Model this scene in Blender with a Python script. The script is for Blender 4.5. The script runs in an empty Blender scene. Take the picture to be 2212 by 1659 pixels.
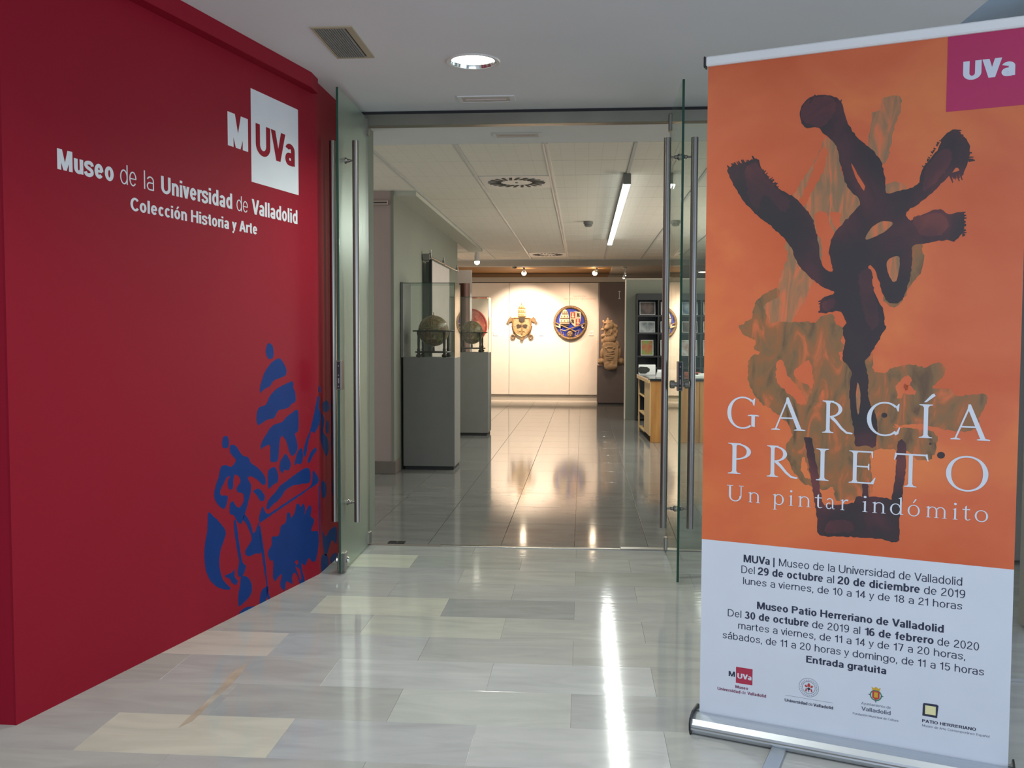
import bpy, bmesh, math, random
from mathutils import Vector, Matrix, Euler
random.seed(7)
SC = bpy.context.scene
COL = SC.collection
# ------------------------------------------------------------------ camera
FPX, H = 2000.0, 1.27
PIT = math.atan(101.5/FPX); YAW = math.atan(154*math.cos(PIT)/FPX); ROLL = 0.003
CF = Vector((-math.sin(YAW)*math.cos(PIT), math.cos(YAW)*math.cos(PIT), -math.sin(PIT)))
_R = Vector((math.cos(YAW), math.sin(YAW), 0)); _U = _R.cross(CF)
CR = _R*math.cos(ROLL)+_U*math.sin(ROLL); CU = _U*math.cos(ROLL)-_R*math.sin(ROLL)
CP = Vector((0, 0, H))
cd = bpy.data.cameras.new('camera'); cam = bpy.data.objects.new('camera', cd); COL.objects.link(cam)
cd.sensor_width = 36; cd.lens = FPX/2212*36; cd.clip_start = 0.05; cd.clip_end = 100
M = Matrix((CR, CU, -CF)).transposed().to_4x4(); M.translation = CP
cam.matrix_world = M
SC.camera = cam
# ------------------------------------------------------------------ world, view, big lights
SC.view_settings.view_transform = 'Standard'; SC.view_settings.look = 'None'
SC.view_settings.exposure = 0.0; SC.view_settings.gamma = 1.0; SC.view_settings.use_curve_mapping = False
w = bpy.data.worlds.new('world'); SC.world = w; w.use_nodes = True
bg = w.node_tree.nodes['Background']; bg.inputs[0].default_value = (0.80, 0.87, 1.0, 1); bg.inputs[1].default_value = 0.6

def area(name, loc, target, sx, sy, power, color, spread=180):
    l = bpy.data.lights.new(name, 'AREA'); l.shape = 'RECTANGLE'; l.size = sx; l.size_y = sy
    l.energy = power; l.color = color; l.spread = math.radians(spread)
    o = bpy.data.objects.new(name, l); COL.objects.link(o); o.location = loc
    o.rotation_euler = (Vector(target)-Vector(loc)).to_track_quat('-Z', 'Y').to_euler()
    return o
def spot(name, loc, target, power, color, deg, blend=0.6, rad=0.03):
    l = bpy.data.lights.new(name, 'SPOT'); l.energy = power; l.color = color
    l.spot_size = math.radians(deg); l.spot_blend = blend; l.shadow_soft_size = rad
    o = bpy.data.objects.new(name, l); COL.objects.link(o); o.location = loc
    o.rotation_euler = (Vector(target)-Vector(loc)).to_track_quat('-Z', 'Y').to_euler()
    return o
# daylight through the glazed entrance behind the camera and the windows on the right of the hall
area('daylight_entrance', (0.9, -2.6, 1.5), (0.4, 3.5, 1.2), 4.5, 2.2, 88, (0.74, 0.84, 1.0))
area('daylight_side', (3.9, 1.6, 1.5), (0, 3.0, 1.2), 3.2, 1.9, 34, (0.62, 0.77, 1.0))
for hx0, hy0, hp0 in ((-.55, 2.2, 95), (-.55, -.2, 60), (1.0, .9, 40)): spot('hall_fill_spot', (hx0, hy0, 2.57), (hx0, hy0, 0), hp0, (.97, 1.0, .90), 150, .9, .09)  # unseen fill spots added to brighten the hall, without fittings
area('room_fill_left', (-3.1, 7.2, 1.5), (0, 7.4, 1.2), 2.2, 1.8, 8, (0.90, 0.95, 0.86))  # unseen fill added for the left of the room; no window there

# ------------------------------------------------------------------ pixel -> plane helpers
def ray(x, y): return CF+CR*((x-1106)/FPX)+CU*((829.5-y)/FPX)
def zp(x, y, z=0.0): d = ray(x, y); return CP+d*((z-H)/d.z)
def yp(x, y, Y): d = ray(x, y); return CP+d*(Y/d.y)
def xp(x, y, X): d = ray(x, y); return CP+d*(X/d.x)
class Frame:
    """vertical plane: u runs to the right as seen, v is height"""
    def __init__(s, A, B):
        s.o = Vector((A[0], A[1], 0)); s.u = Vector((B[0]-A[0], B[1]-A[1], 0)); s.len = s.u.length; s.u.normalize()
        s.ang = math.atan2(s.u.y, s.u.x); s.n = Vector((-s.u.y, s.u.x, 0))
    def uv(s, x, y):
        d = ray(x, y); t = (s.o-CP).dot(s.n)/d.dot(s.n); p = CP+d*t-s.o
        return p.dot(s.u), p.z
# ------------------------------------------------------------------ materials
def s2l(c): return tuple((v/12.92 if v <= .04045 else ((v+.055)/1.055)**2.4) for v in c)
def rgb(h): return s2l(tuple(int(h[i:i+2], 16)/255 for i in (0, 2, 4)))
MATS = {}
def mat(name, hexcol, rough=0.5, metal=0.0, vary=0.0, scale=8.0, bump=0.0, bscale=60.0, spec=0.5, emit=None, estr=0.0, stretch=(1, 1, 1), col2=None, coat=0.0):
    m = bpy.data.materials.new(name); m.use_nodes = True; nt = m.node_tree; b = nt.nodes['Principled BSDF']
    c = rgb(hexcol); b.inputs['Base Color'].default_value = (*c, 1); b.inputs['Roughness'].default_value = rough
    b.inputs['Metallic'].default_value = metal; b.inputs['Specular IOR Level'].default_value = spec
    b.inputs['Coat Weight'].default_value = coat
    tc = nt.nodes.new('ShaderNodeTexCoord'); mp = nt.nodes.new('ShaderNodeMapping'); mp.inputs['Scale'].default_value = stretch
    nt.links.new(tc.outputs['Object'], mp.inputs['Vector'])
    nz = nt.nodes.new('ShaderNodeTexNoise'); nz.inputs['Scale'].default_value = scale; nz.inputs['Detail'].default_value = 5
    nt.links.new(mp.outputs[0], nz.inputs['Vector'])
    rp = nt.nodes.new('ShaderNodeValToRGB'); rp.color_ramp.elements[0].position = .3; rp.color_ramp.elements[1].position = .7
    v = max(vary, 0.02)
    rp.color_ramp.elements[0].color = (*[x*(1-v) for x in c], 1)
    rp.color_ramp.elements[1].color = (*(rgb(col2) if col2 else [min(1, x*(1+v)) for x in c]), 1)
    nt.links.new(nz.outputs[0], rp.inputs[0]); nt.links.new(rp.outputs[0], b.inputs['Base Color'])
    if bump > 0:
        n2 = nt.nodes.new('ShaderNodeTexNoise'); n2.inputs['Scale'].default_value = bscale; nt.links.new(mp.outputs[0], n2.inputs['Vector'])
        bp = nt.nodes.new('ShaderNodeBump'); bp.inputs['Strength'].default_value = bump; bp.inputs['Distance'].default_value = .01
        nt.links.new(n2.outputs[0], bp.inputs['Height']); nt.links.new(bp.outputs[0], b.inputs['Normal'])
    if emit:
        b.inputs['Emission Color'].default_value = (*rgb(emit), 1); b.inputs['Emission Strength'].default_value = estr
    MATS[name] = m; return m
def glass_mat(name, tint, ior=1.5, haze=0.0, rough=0.0):
    """clear sheet glass: mirror reflection by Fresnel over a lightly tinted see-through body"""
    m = bpy.data.materials.new(name); m.use_nodes = True; nt = m.node_tree; nt.nodes.clear()
    out = nt.nodes.new('ShaderNodeOutputMaterial'); mix = nt.nodes.new('ShaderNodeMixShader')
    tr = nt.nodes.new('ShaderNodeBsdfTransparent'); tr.inputs[0].default_value = (*tint, 1)
    gl = nt.nodes.new('ShaderNodeBsdfGlossy'); gl.inputs['Roughness'].default_value = rough; gl.inputs[0].default_value = (.92, .97, .94, 1)
    ge = nt.nodes.new('ShaderNodeNewGeometry'); mx = nt.nodes.new('ShaderNodeMix'); mx.data_type = 'FLOAT'
    mx.inputs[2].default_value = ior; mx.inputs[3].default_value = 1/ior
    fr = nt.nodes.new('ShaderNodeFresnel')
    nt.links.new(ge.outputs['Backfacing'], mx.inputs[0]); nt.links.new(mx.outputs[0], fr.inputs['IOR'])
    nt.links.new(fr.outputs[0], mix.inputs[0]); nt.links.new(mix.outputs[0], out.inputs[0])
    last = tr
    if haze > 0:
        df = nt.nodes.new('ShaderNodeBsdfDiffuse'); df.inputs[0].default_value = (.55, .68, .58, 1)
        m2 = nt.nodes.new('ShaderNodeMixShader'); m2.inputs[0].default_value = haze
        nt.links.new(tr.outputs[0], m2.inputs[1]); nt.links.new(df.outputs[0], m2.inputs[2]); last = m2
    nt.links.new(last.outputs[0], mix.inputs[1]); nt.links.new(gl.outputs[0], mix.inputs[2])
    MATS[name] = m; return m
def tile_mat(name, rough, bump, veins=True, grid=None):
    """stone tile; the tone of each tile comes from its own object colour"""
    m = bpy.data.materials.new(name); m.use_nodes = True; nt = m.node_tree; b = nt.nodes['Principled BSDF']
    oi = nt.nodes.new('ShaderNodeObjectInfo'); tc = nt.nodes.new('ShaderNodeTexCoord')
    ad = nt.nodes.new('ShaderNodeVectorMath'); ad.operation = 'MULTIPLY_ADD'
    nt.links.new(oi.outputs['Random'], ad.inputs[0]); ad.inputs[1].default_value = (37, 91, 13); nt.links.new(tc.outputs['Object'], ad.inputs[2])
    mp = nt.nodes.new('ShaderNodeMapping'); mp.inputs['Scale'].default_value = (1.0, 3.6, 1) if veins else (1, 2.5, 1)
    mp.inputs['Rotation'].default_value = (0, 0, .25)
    nt.links.new(ad.outputs[0], mp.inputs[0])
    nz = nt.nodes.new('ShaderNodeTexNoise'); nz.inputs['Scale'].default_value = 2.6; nz.inputs['Detail'].default_value = 7; nz.inputs['Distortion'].default_value = .9
    nt.links.new(mp.outputs[0], nz.inputs['Vector'])
    rp = nt.nodes.new('ShaderNodeValToRGB'); e = rp.color_ramp.elements
    e[0].position = .3; e[1].position = .62
    lo = .86 if veins else .82
    e[0].color = (lo, lo, lo*1.01, 1); e[1].color = (1.04, 1.04, 1.04, 1)
    nt.links.new(nz.outputs[0], rp.inputs[0])
    mu = nt.nodes.new('ShaderNodeMix'); mu.data_type = 'RGBA'; mu.blend_type = 'MULTIPLY'; mu.inputs[0].default_value = 1
    nt.links.new(oi.outputs['Color'], mu.inputs[6]); nt.links.new(rp.outputs[0], mu.inputs[7])
    nt.links.new(mu.outputs[2], b.inputs['Base Color'])
    b.inputs['Roughness'].default_value = rough
    geo = nt.nodes.new('ShaderNodeNewGeometry'); mp2 = nt.nodes.new('ShaderNodeMapping'); mp2.inputs['Scale'].default_value = (3, 14, 1)
    nt.links.new(geo.outputs['Position'], mp2.inputs[0])
    n2 = nt.nodes.new('ShaderNodeTexNoise'); n2.inputs['Scale'].default_value = 2.2; n2.inputs['Detail'].default_value = 2; nt.links.new(mp2.outputs[0], n2.inputs['Vector'])
    bp = nt.nodes.new('ShaderNodeBump'); bp.inputs['Strength'].default_value = bump; bp.inputs['Distance'].default_value = .004
    nt.links.new(n2.outputs[0], bp.inputs['Height']); nt.links.new(bp.outputs[0], b.inputs['Normal'])
    MATS[name] = m; return m

mat('red_vinyl', '8E1027', .55, spec=.18, bump=.02, bscale=90, vary=.04, scale=.8)
mat('blue_vinyl', '0E3474', .55, vary=.05, spec=.12)
mat('white_vinyl', 'D9DCE0', .5)
mat('plaster', 'C9CAC9', .8, bump=.03, vary=.02, scale=2)
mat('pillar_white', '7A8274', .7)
mat('ceiling_white', 'DEDEDF', .85, vary=.02, scale=2)
mat('ceiling_daylit', 'B4C6DC', .85, vary=.02)  # bluish daylight is put into the colour of this higher ceiling
mat('wall_grey_green', '8A8C80', .7, vary=.03, scale=2)
mat('bulkhead_paint', 'C2C1B4', .7)
mat('wall_pink', 'B8A49E', .7, vary=.03, scale=2)
mat('wall_cream', 'EDE0D2', .6, vary=.02)
mat('wall_dark', '6F6360', .7, vary=.04)
mat('skirting', '7E736B', .4, vary=.08)
mat('steel', '96928C', .3, metal=1, vary=.05, stretch=(60, 60, 1), scale=1.5)
mat('aluminium', 'C6CCD2', .33, metal=.9, vary=.03, stretch=(1, 30, 30))
mat('header_steel', '8E8C82', .3, metal=.9, vary=.12, scale=2)
mat('black_plastic', '1B1B1E', .4)
mat('dark_gap', '15161A', .6)
mat('glass_edge', '1F4A3C', .15, vary=.1)
mat('case_grey', '7C7B77', .6, vary=.03)
mat('case_plinth', '2A2A2C', .6)
mat('brown_ceiling', 'A2763F', .7, vary=.06, scale=1.5)
mat('soffit_grey', 'BCB2A4', .7)
mat('oak', 'A87238', .45, vary=.14, scale=3, stretch=(6, 6, .6), col2='BE8A4C')
mat('light_oak', 'C9A878', .5, vary=.1, scale=3, stretch=(6, 6, .6))
mat('black_lacquer', '17181A', .12)
mat('shelf_black', '1E1F22', .45)
mat('walnut', '2C2019', .35, vary=.2, scale=10)
mat('sandstone', 'B39372', .9, vary=.16, scale=14, bump=.5, bscale=40)
mat('gilt', 'AA875A', .35, metal=.45, vary=.25, scale=25, bump=.2)
mat('ivory_gilt', 'D6C6A4', .45, metal=.1, vary=.15, scale=30)
mat('tiara_gold', 'C2A478', .5, metal=.2, vary=.3, scale=22, bump=.4)
mat('shield_bronze', 'A38A62', .5, metal=.2, vary=.3, scale=18, bump=.4)
mat('roundel_blue', '2438A8', .5, vary=.08)
mat('roundel_red', 'B23A34', .5, vary=.1)
mat('dull_gold', '84694A', .5, metal=.3, vary=.25, scale=20, bump=.2)
mat('dark_bronze', '3A2A1A', .5, vary=.2)
mat('paper_white', 'E4E6E6', .6)
mat('board_pale', 'C9BDB6', .6, vary=.04)
mat('caption_ink', 'D8B8A8', .6)
mat('copper_sheet', '6B463A', .35, metal=.3, vary=.15, scale=4)
mat('banner_white', 'CCD3E0', .45)
mat('banner_ink', '262C44', .5)
mat('banner_ink_soft', '5A6075', .5)
mat('magenta', 'B01E58', .5, vary=.03)
mat('plum_ink', '74284E', .5)
mat('crimson', 'A82846', .5)
mat('stone_clad', '9A978E', .5, vary=.06, scale=4)
mat('light_frame', 'DADAD8', .7)
mat('vent_frame', 'B0A58A', .5)
mat('vent_dark', '2E302C', .6)
mat('plastic_white', 'D8D6D2', .4)
mat('lamp_lens', 'FFFFFF', .3, emit='F4FFF2', estr=14)
mat('tube_lens', 'FFFFFF', .3, emit='F6FFFA', estr=11)
mat('bulb_warm', 'FFFFFF', .3, emit='FFE6C4', estr=60)
mat('bulb_small', 'FFFFFF', .3, emit='FFF6E0', estr=14)
mat('reflector', 'E8ECE8', .12, metal=1)
glass_mat('door_glass', (.93, .97, .94), 1.52, haze=.06)
glass_mat('door_glass_rough', (.80, .86, .80), 1.52, haze=.06, rough=.34)  # left pane: darker tint, and rough enough to spread the lamp's reflection
glass_mat('case_glass', (.96, .975, .965), 1.5, haze=.01)
tile_mat('marble', .085, .12)
tile_mat('porcelain', .085, .05, veins=False)
# orange painted ground of the banner
def blend_mat(name, cols, scale, stretch, rough=.5, dist=.4, detail=6):
    m = bpy.data.materials.new(name); m.use_nodes = True; nt = m.node_tree; b = nt.nodes['Principled BSDF']; b.inputs['Roughness'].default_value = rough
    tc = nt.nodes.new('ShaderNodeTexCoord'); mp = nt.nodes.new('ShaderNodeMapping'); mp.inputs['Scale'].default_value = stretch
    nz = nt.nodes.new('ShaderNodeTexNoise'); nz.inputs['Scale'].default_value = scale; nz.inputs['Detail'].default_value = detail; nz.inputs['Distortion'].default_value = dist
    rp = nt.nodes.new('ShaderNodeValToRGB'); e = rp.color_ramp.elements
    while len(e) < len(cols): e.new(.5)
    for k, (p, c) in enumerate(cols): e[k].position = p; e[k].color = (*rgb(c), 1)
    nt.links.new(tc.outputs['Object'], mp.inputs[0]); nt.links.new(mp.outputs[0], nz.inputs['Vector'])
    nt.links.new(nz.outputs[0], rp.inputs[0]); nt.links.new(rp.outputs[0], b.inputs['Base Color']); MATS[name] = m
blend_mat('paint_orange', [(.3, 'C4562A'), (.5, 'CE643A'), (.7, 'DB7A40')], 2.2, (1, 1, 1.3))
blend_mat('paint_olive', [(.3, '5E4632'), (.44, '80603E'), (.56, '966038'), (.68, 'C8683C')], 7, (2.6, 1, 1), dist=1.4, detail=9)
blend_mat('paint_olive_soft', [(.36, '8A6A4C'), (.52, 'A8704A'), (.64, 'D06C42')], 11, (3, 1, .6), dist=1.5)
blend_mat('paint_dark', [(.36, '29252A'), (.5, '33262B'), (.6, '4C2A30'), (.7, '6A3636')], 4, (1, 1, .8), dist=.7)
blend_mat('paint_maroon', [(.35, '33262B'), (.5, '4C2A30'), (.65, '6E3834')], 4, (1, 1, .8), dist=.8)
blend_mat('globe_map', [(.35, '3E3A2A'), (.48, '8C8258'), (.56, '6A4434'), (.66, 'A39A72')], 9, (1, 1, 1), rough=.35, dist=1.5)
blend_mat('red_roundel', [(.35, '9E3E38'), (.55, 'B85A4A'), (.7, 'C99A6A')], 9, (1, 1, 1), dist=1.2)
def panel_ceiling_mat():
    m = bpy.data.materials.new('perforated_panel'); m.use_nodes = True; nt = m.node_tree; b = nt.nodes['Principled BSDF']; b.inputs['Roughness'].default_value = .7
    tc = nt.nodes.new('ShaderNodeTexCoord'); br = nt.nodes.new('ShaderNodeTexBrick')
    br.offset = 0; br.inputs['Scale'].default_value = 1; br.inputs['Brick Width'].default_value = .1; br.inputs['Row Height'].default_value = .1
    br.inputs['Mortar Size'].default_value = .004; br.inputs['Mortar Smooth'].default_value = .6
    br.inputs['Color1'].default_value = (*rgb('F0E9DC'), 1); br.inputs['Color2'].default_value = (*rgb('EEE7DA'), 1); br.inputs['Mortar'].default_value = (*rgb('E8E0D3'), 1)
    nt.links.new(tc.outputs['Object'], br.inputs[0]); nt.links.new(br.outputs[0], b.inputs['Base Color']); MATS['perforated_panel'] = m
panel_ceiling_mat()

# ------------------------------------------------------------------ mesh building
class MB:
    def __init__(s): s.v = []; s.f = []
    def add(s, vs, fs):
        o = len(s.v); s.v += [tuple(v) for v in vs]; s.f += [tuple(i+o for i in f) for f in fs]; return s
    def box(s, x0, x1, y0, y1, z0, z1):
        return s.add([(x0, y0, z0), (x1, y0, z0), (x1, y1, z0), (x0, y1, z0), (x0, y0, z1), (x1, y0, z1), (x1, y1, z1), (x0, y1, z1)],
                     [(0, 3, 2, 1), (4, 5, 6, 7), (0, 1, 5, 4), (1, 2, 6, 5), (2, 3, 7, 6), (3, 0, 4, 7)])
    def bbox(s, x0, x1, y0, y1, z0, z1, b=.003):
        """box with chamfered edges"""
        bm = bmesh.new(); bmesh.ops.create_cube(bm, size=1)
        for v in bm.verts: v.co = Vector(((x0+x1)/2+v.co.x*(x1-x0), (y0+y1)/2+v.co.y*(y1-y0), (z0+z1)/2+v.co.z*(z1-z0)))
        bmesh.ops.bevel(bm, geom=bm.edges[:], offset=b, segments=1, affect='EDGES')
        bm.verts.index_update(); s.add([v.co[:] for v in bm.verts], [[v.index for v in f.verts] for f in bm.faces]); bm.free(); return s
    def rim(s, hx, hy, a, b, c, d, z0, z1):
        """flat rectangular frame: a, b are the side widths at -x and +x, c, d those at -y and +y"""
        o = [(-hx, -hy), (hx, -hy), (hx, hy), (-hx, hy)]; i = [(-hx+a, -hy+c), (hx-b, -hy+c), (hx-b, hy-d), (-hx+a, hy-d)]
        vs = [(x, y, z0) for x, y in o]+[(x, y, z0) for x, y in i]+[(x, y, z1) for x, y in o]+[(x, y, z1) for x, y in i]; fs = []
        for k in range(4):
            n = (k+1) % 4; fs += [(k, n, n+4, k+4), (k+8, k+12, n+12, n+8), (k, k+8, n+8, n), (k+4, n+4, n+12, k+12)]
        return s.add(vs, fs)
    def prism(s, poly, d0, d1, axis='y'):
        n = len(poly)
        def P(a, b, d): return {'y': (a, d, b), 'z': (a, b, d), 'x': (d, a, b)}[axis]
        vs = [P(a, b, d0) for a, b in poly]+[P(a, b, d1) for a, b in poly]
        fs = [tuple(range(n)), tuple(range(2*n-1, n-1, -1))]+[(i, i+n, (i+1) % n+n, (i+1) % n) for i in range(n)]
        return s.add(vs, fs)
    def cyl(s, p, q, r0, r1=None, n=16, cap=True):
        r1 = r0 if r1 is None else r1; p = Vector(p); q = Vector(q); d = (q-p).normalized()
        a = d.orthogonal().normalized(); b = d.cross(a)
        vs = [p+(a*math.cos(t)+b*math.sin(t))*r0 for t in [2*math.pi*i/n for i in range(n)]]+[q+(a*math.cos(t)+b*math.sin(t))*r1 for t in [2*math.pi*i/n for i in range(n)]]
        fs = [(i, (i+1) % n, (i+1) % n+n, i+n) for i in range(n)]
        if cap: fs += [tuple(range(n-1, -1, -1)), tuple(range(n, 2*n))]
        return s.add(vs, fs)
    def tube(s, pts, r, n=8):
        for a, b in zip(pts, pts[1:]): s.cyl(a, b, r, n=n)
        return s
    def lathe(s, prof, c=(0, 0, 0), n=20, axis='z', cap=True):
        vs = []
        for r, h in prof:
            for i in range(n):
                t = 2*math.pi*i/n; a, b = r*math.cos(t), r*math.sin(t)
                vs.append({'z': (c[0]+a, c[1]+b, c[2]+h), 'y': (c[0]+a, c[1]+h, c[2]+b), 'x': (c[0]+h, c[1]+a, c[2]+b)}[axis])
        m = len(prof); fs = [(k*n+i, k*n+(i+1) % n, (k+1)*n+(i+1) % n, (k+1)*n+i) for k in range(m-1) for i in range(n)]
        if cap: fs += [tuple(range(n-1, -1, -1)), tuple(range((m-1)*n, m*n))]
        return s.add(vs, fs)
    def ell(s, c, r, nu=16, nv=10, rot=None):
        vs = []; Rm = Euler(rot).to_matrix() if rot else None
        for j in range(nv+1):
            ph = math.pi*j/nv-math.pi/2
            for i in range(nu):
                t = 2*math.pi*i/nu; p = Vector((r[0]*math.cos(ph)*math.cos(t), r[1]*math.cos(ph)*math.sin(t), r[2]*math.sin(ph)))
                if Rm: p = Rm @ p
                vs.append(p+Vector(c))
        return s.add(vs, [(j*nu+i, j*nu+(i+1) % nu, (j+1)*nu+(i+1) % nu, (j+1)*nu+i) for j in range(nv) for i in range(nu)])
    def torus(s, c, R, r, axis='z', nR=40, nr=8, a0=0, a1=2*math.pi, fl=1.0, ex=1.0):
        vs = []; full = abs(a1-a0-2*math.pi) < 1e-6; N = nR if full else nR+1
        for i in range(N):
            t = a0+(a1-a0)*i/nR
            for j in range(nr):
                u = 2*math.pi*j/nr; rr = R+r*math.cos(u); h = r*fl*math.sin(u); a, b = rr*math.cos(t), rr*math.sin(t)*ex
                vs.append({'z': (c[0]+a, c[1]+b, c[2]+h), 'y': (c[0]+a, c[1]+h, c[2]+b), 'x': (c[0]+h, c[1]+a, c[2]+b)}[axis])
        return s.add(vs, [(i*nr+j, ((i+1) % N)*nr+j, ((i+1) % N)*nr+(j+1) % nr, i*nr+(j+1) % nr) for i in range(nR) for j in range(nr)])
    def mesh(s, name, m=None, smooth=False):
        me = bpy.data.meshes.new(name); me.from_pydata(s.v, [], s.f)
        bm = bmesh.new(); bm.from_mesh(me); bmesh.ops.recalc_face_normals(bm, faces=bm.faces[:]); bm.to_mesh(me); bm.free()
        if m: me.materials.append(MATS[m])
        if smooth:
            for p in me.polygons: p.use_smooth = True
            try: me.set_sharp_from_angle(angle=math.radians(38))
            except Exception: pass
        return me
    def build(s, name, m, parent=None, loc=(0, 0, 0), rz=0, smooth=False):
        return link(name, s.mesh(name, m, smooth), parent, loc, rz)
def link(name, me, parent=None, loc=(0, 0, 0), rz=0):
    o = bpy.data.objects.new(name, me); COL.objects.link(o); o.location = loc; o.rotation_euler = (0, 0, rz); o.parent = parent
    return o
def tag(o, label=None, cat=None, group=None, kind=None):
    if label: o['label'] = label
    if cat: o['category'] = cat
    if group: o['group'] = group
    if kind: o['kind'] = kind
    return o
def thing(name, label, cat, loc=(0, 0, 0), rz=0, group=None):
    o = bpy.data.objects.new(name, None); o.empty_display_size = .1; COL.objects.link(o); o.location = loc; o.rotation_euler = (0, 0, rz)
    return tag(o, label, cat, group)
def structure(o, label=None, cat=None): return tag(o, label, cat, kind='structure')
def copy_tree(o, parent=None):
    c = o.copy(); COL.objects.link(c); c.parent = parent
    for ch in [x for x in bpy.data.objects if x.parent == o]: copy_tree(ch, c)
    return c

# flat print helpers ---------------------------------------------------------------
def flat(polys, name, m, parent, y, stag=0.0):
    if parent and parent.name.startswith('roll_up'): y *= .38
    me = bpy.data.meshes.new(name); vs = []; fs = []
    for kk, p in enumerate(polys):
        # make every outline run the same way so that the face looks out of the sheet
        a = sum(p[i][0]*p[(i+1) % len(p)][1]-p[(i+1) % len(p)][0]*p[i][1] for i in range(len(p)))
        if a < 0: p = p[::-1]
        fs.append(tuple(range(len(vs), len(vs)+len(p)))); vs += [(a_, y-(kk % 23)*stag, b_) for a_, b_ in p]
    me.from_pydata(vs, [], fs); me.materials.append(MATS[m])
    return link(name, me, parent)
def rag(p, amp=.0035, step=.012, seed=1):
    amp *= 1.3; step *= .6
    r = random.Random(seed); out = []
    for i in range(len(p)):
        a = Vector(p[i]); b = Vector(p[(i+1) % len(p)]); L = (b-a).length; n = max(1, int(L/step))
        pa = Vector(p[i-1]); pc = Vector(p[(i+2) % len(p)])
        for k in range(n):
            t = k/n
            q = .5*((2*a)+(b-pa)*t+(2*pa-5*a+4*b-pc)*t*t+(3*a-pa-3*b+pc)*t**3)
            if k: q = q+Vector((r.uniform(-amp, amp), r.uniform(-amp, amp)))*.5
            out.append(tuple(q))
    return out
# plain sans letters built from strokes; cap height 1, x-height .73
def ringq(cx, cy, RX, RY, a0, a1, w_, wh, n=20):
    O = []; I = []
    for i in range(n+1):
        t = math.radians(a0+(a1-a0)*i/n); O.append((cx+RX*math.cos(t), cy+RY*math.sin(t))); I.append((cx+(RX-w_)*math.cos(t), cy+(RY-wh)*math.sin(t)))
    return [[O[i], O[i+1], I[i+1], I[i]] for i in range(n)]
def strk(pts, w0, w1=None):
    w1 = w0 if w1 is None else w1; L = []; R = []; n = len(pts)
    for i, p in enumerate(pts):
        a = Vector(pts[max(0, i-1)]); b = Vector(pts[min(n-1, i+1)]); d = (b-a).normalized(); nn = Vector((-d.y, d.x)); w_ = (w0+(w1-w0)*i/(n-1))/2
        L.append(tuple(Vector(p)+nn*w_)); R.append(tuple(Vector(p)-nn*w_))
    return L+R[::-1]
def crv(p, n=5):
    out = []
    for i in range(len(p)-1):
        a, b = Vector(p[i]), Vector(p[i+1]); pa = Vector(p[max(0, i-1)]); pc = Vector(p[min(len(p)-1, i+2)])
        for k in range(n):
            t = k/n; out.append(tuple(.5*((2*a)+(b-pa)*t+(2*pa-5*a+4*b-pc)*t*t+(3*a-pa-3*b+pc)*t**3)))
    return out+[p[-1]]
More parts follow.
